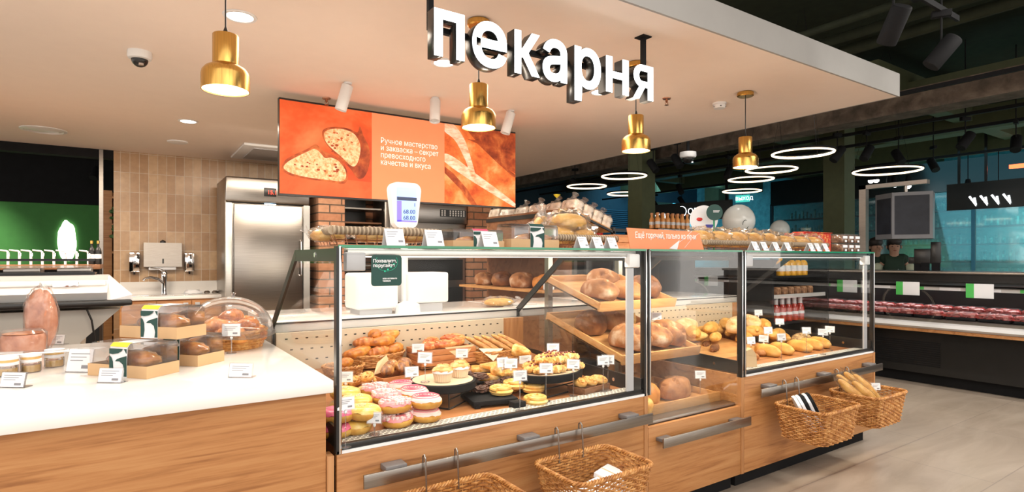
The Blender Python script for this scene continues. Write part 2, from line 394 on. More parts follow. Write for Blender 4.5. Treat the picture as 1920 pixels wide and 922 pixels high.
# tiled wall from its left edge to the pillars, brick behind the oven
xl = at(213, 400, Y=8.29).x
struct('wall_back', G().box(xl, 1.95, 8.29, 8.45, 0, ZC), TILE)
struct('wall_oven', G().box(1.95, 4.6, 8.10, 8.30, 0, ZC), BRICK)
struct('wall_left', G().box(-9, -.2, 12.4, 12.6, 0, 3.2), GREENW)
struct('wall_shade_band', G().box(-9, -.2, 12.36, 12.4, 2.25, 3.2), BLACKM)  # black sheet over the upper green wall, its shade put in as colour
struct('wall_far', G().box(-1, 18, 13.0, 13.2, 0, 4.0), NAVYW)
struct('wall_right', G().box(16.5, 16.7, -6, 13, 0, 4.0), TEALW)
struct('wall_blue', G().box(11.2, 16.5, 11.0, 11.1, 0, 2.9), TEALW)
g = G()
for k in range(26): g.box(5.2, 15, 12.93, 12.99, 1.3 + k * .06, 1.33 + k * .06)
o = g.build('roller_shutter', plain('shutter_blue', (.02, .07, .11), .6)); tag(o, 'dark blue roller shutter closing off the far end of the hall', 'shutter')
# hall columns (dark olive)
def column(px, d, w, name):
    f = Vector((sin(YAW), cos(YAW), 0)) + Vector((cos(YAW), -sin(YAW), 0)) * ((px - 960) / FOC); p = f * d
    struct(name, G().box(p.x - w / 2, p.x + w / 2, p.y - w / 2, p.y + w / 2, 0, 4), COLGRN)
column(1203, 9.2, .30, 'column_1'); column(1573, 9.2, .33, 'column_2'); column(1344, 19, .55, 'column_3')
# hall ceiling: beams, ribs, ducts
struct('beam_1', G().box(7.2, 7.55, -4, 13, 2.95, 3.20), CONC)
for i, x in enumerate((8.4, 10.6, 12.8)): struct('beam_%d' % (i + 2), G().box(x, x + .3, -4, 13, 3.25, 3.6), COLGRN)
for i, y in enumerate((-1.5, .9, 3.3, 5.7, 8.1, 10.5)): struct('beam_%d' % (i + 5), G().box(7.6, 16.5, y, y + .22, 3.40, 3.75), COLGRN)
for i, x in enumerate((5.35, 5.65, 5.95)):
    o = G().cyl((x, -4, 3.45 - i * .03), (x, 12.9, 3.45 - i * .03), .035 + .01 * i, 10).build('pipe', DGREEN)
    tag(o, ['thin dark green pipe nearest the white canopy', 'middle dark green ceiling pipe beside the canopy', 'thickest dark green ceiling pipe by the concrete beam'][i], 'pipe', 'ceiling pipes')
struct('ceiling_panel', G().box(2.5, 5.2, -3, 2.0, 3.35, 3.5), BLACKM)

# ------------------------------------------------------------------ counter on the left
t = thing('service_counter', 'long oak fronted counter with a white stone top on the left', 'counter', (0, 0, 0))
G().box(-3.5, .572, FY - .015, 3.45, .858, .90, .004).build('worktop', WHITE, t)
G().box(-3.5, .552, FY + .01, FY + .035, .10, .858).build('front_panel', OAK, t)
G().box(-3.48, .54, FY + .06, 3.4, .0, .85).build('carcass', DARKW, t)
G().box(.554, .578, FY, FY + .06, .10, .64, .002).build('end_post', OAKP, t)

# ------------------------------------------------------------------ the display cases
ZD, ZT, ZL = .655, 1.355, .992
def side_panel(t, x, zb=ZD, name='side_glass'):
    y0, y1, y2 = FY + .012, 2.56, 3.05
    G().prism([(y0, zb), (y0, ZT - .01), (y1, ZT - .01), (y2, ZL), (y2, zb)], x - .003, x + .003, 'x').build(name, GLASS, t, False)
    fr = G()
    fr.prism([(y0, ZT - .055), (y0, ZT - .008), (y1, ZT - .008), (y1 + .06, ZT - .055)], x - .005, x + .005, 'x')
    d = Vector((y2 - y1, ZL - ZT)).normalized() * 1; nrm = Vector((-d.y, d.x)) * -.035
    fr.prism([(y1, ZT - .008), (y2, ZL), (y2 + nrm.x, ZL + nrm.y), (y1 + nrm.x, ZT - .008 + nrm.y)], x - .0055, x + .0055, 'x')
    fr.prism([(y0, zb), (y0, zb + .07), (y2, zb + .10), (y2, zb)], x - .005, x + .005, 'x')
    fr.prism([(y2 - .03, zb), (y2, zb), (y2, ZL), (y2 - .03, ZL)], x - .005, x + .005, 'x')
    f = fr.build('panel_frame', BLACK, t, False)
    for (yy, zz) in ((2.24, ZT - .03), (2.15, zb + .035)):
        G().cyl((x - .008, yy, zz), (x + .008, yy, zz), .009, 12).build('bolt', CHROME, f)
def display_case(label, xa, xb, front_glass_z=ZD, low=False):
    t = thing('display_case', label, 'display case', (0, 0, 0), 0, None)
    ztop = .484 if low else .642
    G().box(xa + .004, xb - .028, FY, FY + .022, .10, ztop, .0015).build('front_panel', OAK, t)
    G().box(xb - .027, xb - .002, FY - .004, FY + .03, .10, ztop if not low else .642, .0015).build('end_post', OAKP, t)
    G().box(xa + .02, xb - .02, FY + .07, 3.35, 0.0, .44).build('plinth', BLACKM, t)
    if not low:
        G().prism([(FY + .03, .58), (FY + .03, ZD), (2.25, ZD), (3.0, ZD + (.09 if xa < 1 else 0)), (3.03, ZD), (3.03, .58)], xa + .018, xb - .036, 'x').build('deck', DECK, t, False)
        G().box(xa + .004, xb - .004, FY - .002, FY + .03, .642, .652).build('white_strip', WPLAST, t)
        G().box(xa + .012, xb - .012, FY + .03, FY + .125, ZD, ZD + .006).build('vent_grille', VENT, t)
        G().box(xa + .01, xb - .01, FY + .004, FY + .03, .652, .672, .002).build('bottom_rail', BLACK, t)
        G().box(xa + .02, xb - .02, 3.0, 3.03, ZD, .938).build('slotted_back', SLOT, t)
        gs = G()
        for r_ in range(4):
            for k in range(int((xb - xa - .2) / .05)): gs.box(xa + .06 + k * .05 + .025 * (r_ % 2), xa + .073 + k * .05 + .025 * (r_ % 2), 2.9985, 3.0005, .905 - r_ * .055, .911 - r_ * .055)
        gs.build('slots', BLACKM, t, kind='stuff')
    G().box(xa + .01, xb - .01, 3.04, 3.76, .938, ZL - .006, .002).build('rear_ledge', LEDGE, t); G().box(xa + .01, xb - .01, 3.036, 3.76, ZL - .006, ZL, .001).build('ledge_top', WHITE, t); G().box(xa + .01, xb - .01, 3.034, 3.0375, ZL - .012, ZL - .004).build('ledge_seal', BLACK, t)
    if not low: G().box(xb - .16, xb - .02, 2.985, 3.0, ZD, .938).build('oak_panel', OAKP, t)
    G().box(xa + .012, xb - .014, FY + .002, FY + .009, front_glass_z + .012, ZT - .006).build('front_glass', GLASS, t, False)
    tg = G().box(xa + .008, xb - .008, FY + .0, 2.56, ZT - .006, ZT + .002).build('top_glass', GLASS, t, False)
    G().box(xa + .008, xb - .008, FY - .003, FY + .0, ZT - .007, ZT + .003).build('glass_edge', GLEDGE, tg, False)
    G().box(xa + .05, xb - .05, FY + .03, FY + .075, ZT - .036, ZT - .008, .003).build('light_rail', ALU if xa < 1 else BLACK if low else STEELD, t)
    if not low: G().box(xa + .07, xb - .07, FY + .04, FY + (.066 if xa < 1 else .048), ZT - .040, ZT - .036).build('led_strip', LEDW, t)
    for k, x in enumerate((xa + .006, xb - .020)):
        G().box(x - .005, x + .004, FY - .002, FY + .026, ztop if not low else .642, ZT - .001).build('post', BLACK, t)
        G().box(x + .004, x + .014, FY - .004, FY + .01, ztop if not low else .642, ZT - .001, .002).build('chrome_strip', CHROME, t)
    if not low:
        for k, x in enumerate((xa + .075, xb - .075)):
            G().box(x - .035, x + .035, FY + .012, FY + .05, ZT - .088, ZT - .022, .006).build('hinge_cover', GPLAST if k == 0 else WPLAST, t)
        G().box(xb - .13, xb - .085, FY + .012, FY + .022, ZD + .02, ZT - .09).build('corner_strip', GPLAST, t)
    if not low:
        side_panel(t, xa + .012); side_panel(t, xb - .03)
    else:
        for x in (xa + .004, xb - .022): G().box(x, x + .018, FY + .03, 3.03, .44, ZD - .004).build('side_board', OAK, t)
    # handle bar
    zb = .55 if not low else .413
    x0, x1 = {0: (.66, 2.075), 1: (2.15, 2.86), 2: (2.96, 4.41)}[0 if xa < 1 else 1 if low else 2]
    b = G().box(x0, x1, FY - .062, FY - .052, zb - .024, zb + .024, .002).build('handle_bar', STEELD if low or xa > 2 else STEEL, t)
    for x in ((x0 + .12, (x0 + x1) / 2, x1 - .13) if not low else (x0 + .05, x1 - .08)):
        G().box(x - .04, x + .04, FY - .058, FY, zb - .002 if low else zb + .012, zb + .034 if not low else zb + .016, .004).build('bracket', MATS.get('bracket_grey') or plain('bracket_grey', (.16, .15, .15), .4), b)
    light('AREA', ((xa + xb) / 2, FY + .07, ZT - .045), 7 if xa < 1 else 8 if low else 13, (1, .88, .68), xb - xa - .2, .04, ((xa + xb) / 2, FY + .45, ZD))
    return t
case1 = display_case('longest glass bakery case full of pastries beside the white counter', X0, X1)
case2 = display_case('narrow glass case with tilted loaf trays between two long cases', X1, X2, .49, True)
case3 = display_case('glass bread case with yellow rolls at the right end of the row', X2, X3)
# rack inside the narrow case
t = thing('bread_rack', 'grey steel upright rack carrying tilted oak trays inside the narrow case', 'rack', (0, 0, 0))
for x in (2.19, 2.80):
    G().box(x, x + .035, 2.86, 2.90, .44, 1.33).build('upright', STEELD, t)
G().box(2.14, 2.84, 2.03, 2.98, .44, .49, .003).build('floor_shelf', DARKW, t)
G().box(2.14, 2.85, 1.985, 2.06, .455, .497, .002).build('front_sill', STEELD, t)
def tray(label, x0, x1, ya, za, yb, zb, h=.045):
    """inclined tray: front edge at (ya,za), rear edge at (yb,zb)"""
    L = math.hypot(yb - ya, zb - za); a = math.atan2(zb - za, yb - ya)
    t = thing('bread_tray', label, 'tray', ((x0 + x1) / 2, ya, za), 0, 'oak bread trays', rot=(a, 0, 0)); w = (x1 - x0) / 2
    G().box(-w, w, .012, L, 0, .008).build('bottom', TRAYW, t)
    G().box(-w, w, 0, .012, -.004, h + .006, .002).build('front_board', TRAYW, t)
    for s in (-w, w - .012): G().box(s, s + .012, .012, L, -.002, h, .002).build('side_board', TRAYW, t)
    G().box(-w, w, L, L + .012, -.002, h, .002).build('rear_board', TRAYW, t)
    return t
tray('upper tilted oak tray of dark loaves in the narrow case', 2.16, 2.79, 2.36, 1.02, 2.84, 1.16)
tray('middle tilted oak tray of floured loaves in the narrow case', 2.16, 2.79, 2.18, .75, 2.84, .93)
tray('lowest flat oak tray of golden loaves in the narrow case', 2.17, 2.82, 2.06, .497, 2.55, .505)
# ------------------------------------------------------------------ canopy lights and fittings
def mk_pendant():
    t = thing('pendant_lamp', 'x', 'pendant lamp')
    G().lathe([(.012, .002), (.055, .002), (.062, -.006), (.062, -.028), (.055, -.034), (.01, -.034)][::-1], 28, (0, 0, ZC)).build('ceiling_rose', BRASS, t)
    G().cyl((0, 0, 2.25), (0, 0, ZC - .03), .0035, 8).lathe([(.011, 2.25), (.009, 2.27), (.004, 2.285)], 12).build('cord', BLACK, t)
    sh = G().lathe([(.0, 2.252), (.048, 2.252), (.0505, 2.249), (.0505, 2.128), (.060, 2.122), (.078, 2.112), (.090, 2.096), (.094, 2.080), (.094, 2.018), (.090, 2.018), (.090, 2.078), (.08, 2.10), (.0, 2.11)], 40).build('lamp_shade', BRASS, t)
    G().lathe([(.0, 2.032), (.084, 2.032), (.0895, 2.026), (.084, 2.022), (.0, 2.022)], 32).build('diffuser', LAMPW, t)
    return t
PEND = Kind(mk_pendant)
for x, lab in ((.335, 'brass pendant lamp hanging nearest, over the white counter'), (1.57, 'brass pendant lamp hanging behind the second letter of the sign'),
               (2.77, 'brass pendant lamp hanging behind the last letter of the sign'), (3.965, 'farthest brass pendant lamp, hanging right of the sign over the bread case')):
    PEND(lab, (x, 2.67, 0))
    light('POINT', (x, 2.67, 1.97), 9, WARM, .06)

def mk_down():
    t = thing('downlight', 'x', 'ceiling light')
    G().lathe([(.085, 0), (.082, -.006), (.066, -.006), (.062, .0), (.062, .002)], 32).build('trim_ring', WPLAST, t)
    G().lathe([(.0, -.003), (.062, -.003), (.062, -.001), (0, -.001)], 24).build('lens', SPOTL, t)
    return t
DOWN = Kind(mk_down)
for px, py, s, lab in ((450, 30, 1.0, 'round recessed downlight shining behind the nearest brass pendant'), (353, 227, 1, 'round recessed downlight above the tiled wall'), (832, 117, 1.0, 'round recessed downlight seen below the first letter of the sign'), (1125, 172, 1.0, 'recessed downlight partly hidden by the middle letters of the sign')):
    p = at(px, py, Z=ZC); DOWN(lab, (p.x, p.y, ZC - .001), 0, None, s)
    light('SPOT', (p.x, p.y, ZC - .03), 28, WARM, .05, target=(p.x, p.y, 0), spot=110, blend=.8)
p = at(333, 265, Z=ZC)
o = G().lathe([(.10, 0), (.10, -.012), (.08, -.018), (.0, -.018)][::-1], 28).build('ceiling_speaker', WPLAST, None, loc=(p.x, p.y, ZC)); tag(o, 'small flat white disc on the ceiling in front of the tiled wall', 'speaker')
p = at(82, 243, Z=ZC)
o = G().lathe([(.19, 0), (.19, -.008), (.16, -.014), (.15, -.006), (.12, -.014), (.11, -.006), (.08, -.014), (.0, -.014)], 36).build('ceiling_vent', WPLAST, None, loc=(p.x, p.y, ZC)); tag(o, 'round air vent in the ceiling at the far left', 'vent')
p = at(480, 290, Z=ZC)
t = thing('air_conditioner', 'flat ceiling cassette unit above the steel fridge', 'air conditioner', (p.x + .25, p.y - .25, ZC))
G().box(-.5, .5, -.5, .5, -.03, 0, .01).build('frame', WPLAST, t); G().box(-.38, .38, -.38, .38, -.038, -.03).build('grille', GPLAST, t)

def mk_cam():
    t = thing('security_camera', 'x', 'camera')
    G().lathe([(.0, 0), (.066, 0), (.068, -.03), (.062, -.045), (.045, -.05), (0, -.05)], 32).build('housing', WPLAST, t)
    G().lathe([(.044, -.048)] + [(.046 * cos(a), -.05 - .046 * sin(a)) for a in [i * pi / 16 for i in range(9)]], 24).build('dome', BLACK, t)
    G().lathe([(.0, 0), (.014, .0), (.014, .012), (.01, .014), (0, .014)], 16, (.018, -.03, -.092)).build('lens', CHROME, t)
    return t
CAMK = Kind(mk_cam)
p = at(262, 97, Z=ZC); CAMK('white dome security camera on the ceiling at the upper left', (p.x, p.y, ZC), R(-20))
p = at(1290, 291, Z=2.7); o = CAMK('small dome camera hanging in the dark hall beyond the canopy', (p.x, p.y, 2.74), 0, None, 1.6); G().cyl((0, 0, 0), (0, 0, .785), .012, 8).build('drop_pole', BLACKM, o)
def mk_smoke():
    t = thing('smoke_detector', 'x', 'smoke detector')
    G().lathe([(.0, 0), (.055, 0), (.055, -.012), (.046, -.016), (.046, -.024), (.050, -.026), (.044, -.045), (.0, -.048)], 28).build('body', WPLAST, t)
    for a in range(5): G().cbox((.047 * cos(a * 1.256 + 4), .047 * sin(a * 1.256 + 4), -.033), (.008, .008, .006)).build('slot', BLACK, t)
    return t
p = at(1349, 193, Z=ZC); Kind(mk_smoke)('round white smoke detector on the canopy near the last pendant', (p.x, p.y, ZC))
def mk_sprink():
    t = thing('sprinkler', 'x', 'sprinkler')
    G().lathe([(.0, 0), (.026, 0), (.024, -.006), (.0, -.006)], 20).lathe([(.008, -.005), (.008, -.02), (.004, -.022), (.004, -.03), (0, -.03)], 10).build('body', COPPER, t)
    G().tube([(-.008, 0, -.018), (-.012, 0, -.03), (-.003, 0, -.042)], .0018, 5).tube([(.008, 0, -.018), (.012, 0, -.03), (.003, 0, -.042)], .0018, 5).lathe([(0, -.042), (.014, -.043), (0, -.046)], 12).build('deflector', COPPER, t)
    return t
SPR = Kind(mk_sprink)
p = at(1250, 184, Z=ZC); SPR('copper sprinkler head on the canopy right of the sign', (p.x, p.y, ZC), 0, None, 1.3)
p = at(612, 184, Z=ZC); SPR('copper sprinkler head above the menu board', (p.x, p.y, ZC), 0, None, 1.3)
def mk_spot():
    t = thing('ceiling_spotlight', 'x', 'spotlight')
    G().lathe([(.0, 0), (.03, 0), (.03, -.012), (.012, -.016), (.006, -.02), (.006, -.045), (0, -.045)], 20).build('mount', WPLAST, t)
    b = G().lathe([(0, .0), (.040, 0), (.042, -.004), (.042, -.19), (.036, -.19), (.034, -.17), (0, -.17)], 28).build('barrel', WPLAST, t, loc=(0, 0, -.02), rot=(R(8), R(14), 0))
    return t
SPT = Kind(mk_spot)
for px, py, rz, lab in ((652, 155, 0, 'white tubular spotlight above the left half of the menu board'), (816, 183, R(90), 'white tubular spotlight above the middle of the menu board'), (958, 207, R(10), 'white tubular spotlight above the right end of the menu board')):
    p = at(px, py, Z=ZC); SPT(lab, (p.x, p.y, ZC), rz)

# ------------------------------------------------------------------ illuminated sign
t = thing('bakery_sign', 'white illuminated letters spelling пекарня hung under the canopy', 'sign', (0, 0, 0))
SYN = 2.26; xs, xe, zb_, size = 1.10, 2.51, 2.207, .355
def wid(s):
    c = bpy.data.curves.new('t', 'FONT'); c.body = s; c.size = 1; o = bpy.data.objects.new('t', c); COL.objects.link(o)
    me = bpy.data.meshes.new_from_object(o.evaluated_get(bpy.context.evaluated_depsgraph_get())); X = [v.co.x for v in me.vertices]; Y = [v.co.y for v in me.vertices]
    bpy.data.objects.remove(o); bpy.data.meshes.remove(me); return min(X), max(X), min(Y), max(Y)
word = 'пекарня'; b0 = wid(word); gx = .10
sx = (xe - xs) / (b0[1] - b0[0] + gx * 6); xh = wid('п')[3]; sy = .193 / xh
lets = []
for i, ch in enumerate(word):
    w = wid(ch); la, lb = [(812, 872), (884, 951), (963, 1011), (1016, 1064), (1076, 1127), (1136, 1178), (1187, 1224)][i]
    la, lb = at(la, 100, Y=SYN).x, at(lb, 100, Y=SYN).x
    sx = (lb - la - .022) / (w[1] - w[0])
    if ch in 'ня':      # strokes laid out by hand: stems, bars and the bowl
        st = [[(0, 0), (.27, 0), (.27, 1), (0, 1)], [(.73, 0), (1, 0), (1, 1), (.73, 1)], [(.2, .41), (.8, .41), (.8, .60), (.2, .60)]]
        if ch == 'я':
            arc = lambda rx, ry, s: [(.42 + rx * cos(R(a)), .675 + ry * sin(R(a))) for a in range(90, 271, 15)][::s]
            st = [[(.73, 0), (1, 0), (1, 1), (.73, 1)], [(.42, .82), (.8, .82), (.8, 1), (.42, 1)], [(.42, .35), (.8, .35), (.8, .525), (.42, .525)], arc(.40, .325, 1) + arc(.14, .15, -1), [(0, 0), (.29, 0), (.62, .40), (.33, .40)]]
        def glyph(nm, mat, par, y0, y1, e):
            g = G()
            for k, p in enumerate(st): g.prism([(la + u * (lb - la), zb_ + v * .193) for u, v in p], y0 - .00002 * k, y1 + .00002 * k, 'y')
            return g.build(nm, mat, par, False)
        glyph('lit_face', SIGNW, glyph('letter', BLACK, t, SYN, SYN + .062, 0), SYN - .004, SYN - .0005, 0); continue
    o = text('letter', ch, 1, BLACK, t, (la + .011 - w[0] * sx, SYN, zb_), extrude=.001, bold=.026)
    o.scale = (sx, sy, 1)
    def ext(o, d0, d1):  # the flat glyph as a body with real depth
        me = o.data; bm = bmesh.new(); bm.from_mesh(me)
        bmesh.ops.remove_doubles(bm, verts=bm.verts, dist=1e-5)
        for v in bm.verts: v.co.z = d1 if v.co.z > 0 else d0
        bm.to_mesh(me); bm.free()
    f = text('lit_face', ch, 1, SIGNW, o, (0, 0, 0), rot=(0, 0, 0), extrude=.001, bold=.020)
    ext(o, -.062, 0); ext(f, .0005, .004)
G().box(xs + .02, xe - .02, SYN + .0625, SYN + .085, zb_ + .125, zb_ + .15).build('rail', BLACKM, t)
for x in (xs + .02, at(1207, 62, Y=SYN + .07).x):
    G().box(x - .012, x + .012, SYN + .062, SYN + .086, zb_ + .13, ZC).box(x - .035, x + .035, SYN + .04, SYN + .11, ZC - .006, ZC - .0005).build('hanger', BLACKM, t)

# ------------------------------------------------------------------ menu board (backlit poster)
MY = 4.65; ml, mr, mb, mt = .954, 3.155, 1.80, 2.555
t = thing('menu_board', 'wide orange poster board with bread pictures hanging behind the counter', 'poster', (0, 0, 0))
G().box(ml, mr, MY, MY + .05, mb, mt).build('frame', BLACK, t)
pw = (mr - ml); a = ml + .004; b = ml + pw * .335; c = ml + pw * .645; d = mr - .004
def glow(mat, s):
    tt = mat.node_tree; bb = tt.nodes['Principled BSDF']; l = bb.inputs['Base Color'].links
    if l: tt.links.new(l[0].from_socket, bb.inputs['Emission Color'])
    bb.inputs['Emission Strength'].default_value = s; return mat
P1 = glow(crust('poster_backdrop', (.50, .045, .01), (.72, .10, .02), (.90, .26, .09), 1.3, 4, .6, 0), .42)
P2 = glow(plain('poster_coral', (.88, .28, .12), .6, var=.02), .42)
P3 = glow(crust('poster_baguette', (.55, .07, .012), (.80, .20, .04), (.95, .45, .17), 5, 4, .6, 0, stretch=(1, 1, 1)), .42)
P4 = glow(crust('poster_crumb', (.66, .20, .05), (.90, .50, .24), (.96, .68, .42), 34, 4, .6, 0), .45)
P5 = glow(crust('poster_crust', (.20, .025, .006), (.42, .07, .015), (.62, .17, .04), 9, 4, .6, 0), .40)
P6 = glow(plain('poster_glow', (.95, .60, .42), .6), .45)
P7 = glow(crust('poster_table', (.62, .06, .015), (.70, .09, .02), (.78, .14, .04), 2, 4, .6, 0), .42)
P8 = glow(crust('poster_flour', (.80, .36, .18), (.92, .60, .40), (.98, .80, .64), 12, 4, .6, 0, stretch=(1, 1, 3)), .42)
WTXT = glow(plain('poster_text_white', (.95, .90, .84), .6), .5)
h = mt - mb - .03; z0 = mb + .015
pic = G().box(a, b, MY - .002, MY, z0, z0 + h).build('left_picture', P1, t)
def uv(u, v, x0, x1): return (x0 + (x1 - x0) * u, z0 + h * v)
def flat(name, pts, mat, layer, x0, x1, parent):
    y = MY - .002 - .0008 * layer
    if name in ('slice_crust', 'slice_crumb', 'flour_ridge'):   # rounded outline through the points
        q = []; n = len(pts)
        for i in range(n):
            p0, p1, p2, p3 = (pts[(i + k - 1) % n] for k in range(4))
            for s in (0, .25, .5, .75): q.append(tuple(.5 * (2 * b + (c - a) * s + (2 * a - 5 * b + 4 * c - d) * s * s + (3 * b - a - 3 * c + d) * s ** 3) for a, b, c, d in zip(p0, p1, p2, p3)))
        pts = [(min(1, max(0, u)), min(1, max(0, v))) for u, v in q]
    return G().prism([uv(u, v, x0, x1) for u, v in pts], y - .0006, y, 'y').build(name, mat, parent, False)
flat('table_top', [(0, 0), (1, 0), (1, .19), (0, .22)], P7, 1, a, b, pic)
flat('slice_crust', [(.02, .26), (.10, .20), (.30, .17), (.5, .16), (.68, .15), (.72, .26), (.66, .40), (.56, .46), (.45, .50), (.37, .56), (.28, .50), (.14, .42), (.05, .35)], P5, 2, a, b, pic)
flat('slice_crumb', [(.04, .27), (.12, .22), (.30, .19), (.5, .18), (.67, .18), (.70, .28), (.63, .39), (.54, .43), (.47, .42), (.42, .47), (.36, .51), (.28, .47), (.15, .39), (.07, .33)], P4, 3, a, b, pic)
flat('slice_crust', [(.50, .56), (.44, .66), (.46, .74), (.58, .78), (.72, .78), (.83, .75), (.86, .82), (.90, .72), (.97, .58), (.97, .40), (.92, .26), (.84, .22), (.74, .34), (.62, .44)], P5, 2, a, b, pic)
flat('slice_crumb', [(.50, .57), (.46, .66), (.48, .72), (.58, .76), (.70, .76), (.80, .72), (.86, .62), (.86, .50), (.82, .38), (.76, .36), (.64, .46)], P4, 3, a, b, pic)
random.seed(3)
gg = G()
for k in range(34):
    u, v = random.choice([(random.uniform(.1, .64), random.uniform(.22, .38)), (random.uniform(.5, .82), random.uniform(.5, .72))]); q = uv(u, v, a, b); r = random.uniform(.003, .010)
    gg.prism([(q[0] + r * 1.5 * cos(k2), q[1] + r * sin(k2)) for k2 in [j * pi / 4 for j in range(8)]], MY - .0062, MY - .0055, 'y')
gg.build('crumb_holes', P5, pic, False, kind='stuff')
mid = G().box(b, c, MY - .002, MY, z0, z0 + h).build('text_panel', P2, t)
q = uv(.11, .66, b, c)
text('slogan', 'Ручное мастерство\nи закваска – секрет\nпревосходного\nкачества и вкуса', .066, WTXT, mid, (q[0], MY - .004, q[1]), line=.92)
mid.children[-1].scale.x = .86
rp = G().box(c, d, MY - .002, MY, z0, z0 + h).build('right_picture', P3, t)
flat('dark_loaf', [(.25, 1), (1, 1), (1, .46), (.88, .52), (.66, .66), (.44, .82)], P5, 1, c, d, rp)
flat('flour_ridge', [(0, .62), (0, .52), (.3, .34), (.7, .14), (1, .0), (1, .05), (.74, .22), (.40, .42), (.14, .58)], P8, 2, c, d, rp)
flat('flour_ridge', [(.0, 1), (.12, 1), (.26, .84), (.36, .58), (.42, .36), (.36, .36), (.28, .56), (.14, .80), (0, .90)], P8, 2, c, d, rp)
flat('shadow_gap', [(0, .46), (0, .38), (.22, .18), (.36, 0), (.44, 0), (.3, .2), (.12, .38)], P5, 2, c, d, rp)
flat('shadow_gap', [(.30, .84), (.44, .80), (.70, .60), (.95, .42), (1, .40), (1, .44), (.70, .64), (.46, .84)], P5, 3, c, d, rp)
for x in (ml + .5, mr - .5): G().cyl((x, MY + .025, mt), (x, MY + .025, ZC), .004, 6).build('hanger', BLACK, t)

# ------------------------------------------------------------------ staff side: sink, fridge, oven
WY = 8.29
t = thing('sink_unit', 'low oak sink cabinet with white top against the tiled wall', 'cabinet', (0, -.012, 0))
sx0, sx1, sy0 = at(213, 553, Y=WY - .6).x + .05, at(421, 553, Y=WY - .6).x, WY - .62
G().box(sx0, sx1, sy0 + .02, WY - .004, .1, .84).build('carcass', OAK, t)
G().box(sx0, sx1 + .0, sy0, WY - .002, .84, .88, .004).box(sx0, sx1 + .01, WY - .02, WY - .002, .88, 1.03, .003).box(sx1 - .012, sx1 + .01, sy0 + .05, WY, .88, 1.0, .003).build('worktop', WHITE, t)
n = 3; w = (sx1 - sx0) / n
for i in range(n):
    dr = G().box(sx0 + i * w + .005, sx0 + (i + 1) * w - .005, sy0, sy0 + .02, .12, .82, .002).build('door', OAK, t)
    hx = sx0 + (i + 1) * w - .06 if i != 2 else sx0 + i * w + .06
    G().box(hx - .025, hx + .025, sy0 - .02, sy0, .745, .80, .004).build('door_handle', GPLAST, dr)
cx = at(303, 548, Y=WY - .25).x
G().box(cx - .30, cx + .26, sy0 + .10, WY - .12, .8805, .886, .002).box(cx - .24, cx + .2, sy0 + .14, WY - .2, .886, .8875).build('sink_bowl', CHROME, t)
t = thing('tap', 'chrome mixer tap on the white sink top', 'tap', (cx + .03, WY - .17, .886))
G().lathe([(0, 0), (.035, 0), (.032, .02), (.03, .15), (.034, .20), (.034, .25), (.02, .28), (0, .285)], 20).build('body', CHROME, t)
G().tube([(0, 0, .12), (-.06, -.05, .18), (-.14, -.10, .205), (-.20, -.14, .195), (-.215, -.15, .17)], [.018, .017, .015, .013, .014], 10).build('spout', CHROME, t)
G().tube([(0, 0, .27), (-.05, -.02, .30), (-.14, -.05, .315)], [.014, .010, .008], 8).build('lever', CHROME, t)
tag(G().blob(.10, .06, .035, amp=.5, freq=3, flat=.4, n=16).build('cloth', CARD, None, loc=(at(362, 548, Y=WY - .3).x, WY - .3, .895)), 'crumpled white cloth beside the sink tap', 'cloth')
for i, px in enumerate((388, 403)):
    p = at(px, 548, Y=WY - .3)
    tag(G().lathe([(0, 0), (.03, 0), (.035, .02), (.02, .035), (0, .036)], 16).build('sink_plug', STEELD, None, loc=(p.x, WY - .3, .8805)), ['dark sink plug lying nearer the white cloth', 'dark sink plug lying nearer the fridge'][i], 'plug')
p = at(305, 485, Y=WY)
t = thing('paper_towel_dispenser', 'polished steel paper towel dispenser on the tiled wall above the sink', 'dispenser', (p.x, WY, 0))
zt, zb = at(305, 455, Y=WY - .1).z, at(305, 500, Y=WY - .1).z
G().prism([(-.115, zb), (-.0, zb), (-.0, zt), (-.09, zt)], -.20, .20, 'x').build('housing', STEELD, t, False)
G().box(-.15, .14, -.10, -.03, zb - .04, zb - .001, .01).build('paper_towel', CARD, t)
G().box(-.008, .008, -.116, -.112, zb + .04, zb + .10).build('lock_slot', BLACK, t)
G().lathe([(0, 0), (.03, 0), (.03, .02), (0, .04)], 14, (0, -.05, zt)).build('key_knob', BLACK, t)
def mk_soap():
    t = thing('soap_dispenser', 'x', 'dispenser')
    G().box(-.055, .055, -.10, 0, -.12, .12, .015).build('body', CHROME, t)
    G().lathe([(0, 0), (.022, 0), (.022, -.012), (0, -.012)], 16, (0, 0, 0)).build('button', BLACK, t, loc=(0, -.1, -.01), rot=(R(90), 0, 0))
    G().lathe([(0, 0), (.012, 0), (.009, -.03), (0, -.03)], 12, (0, -.06, -.12)).build('nozzle', BLACK, t)
    return t
SOAP = Kind(mk_soap)
for px, s in ((252, 'left'), (355, 'right')):
    p = at(px, 491, Y=WY - .05); SOAP({'left': 'chrome soap dispenser on the tiles nearer the dark doorway', 'right': 'chrome soap dispenser on the tiles nearer the fridge'}[s], (p.x, WY, p.z))
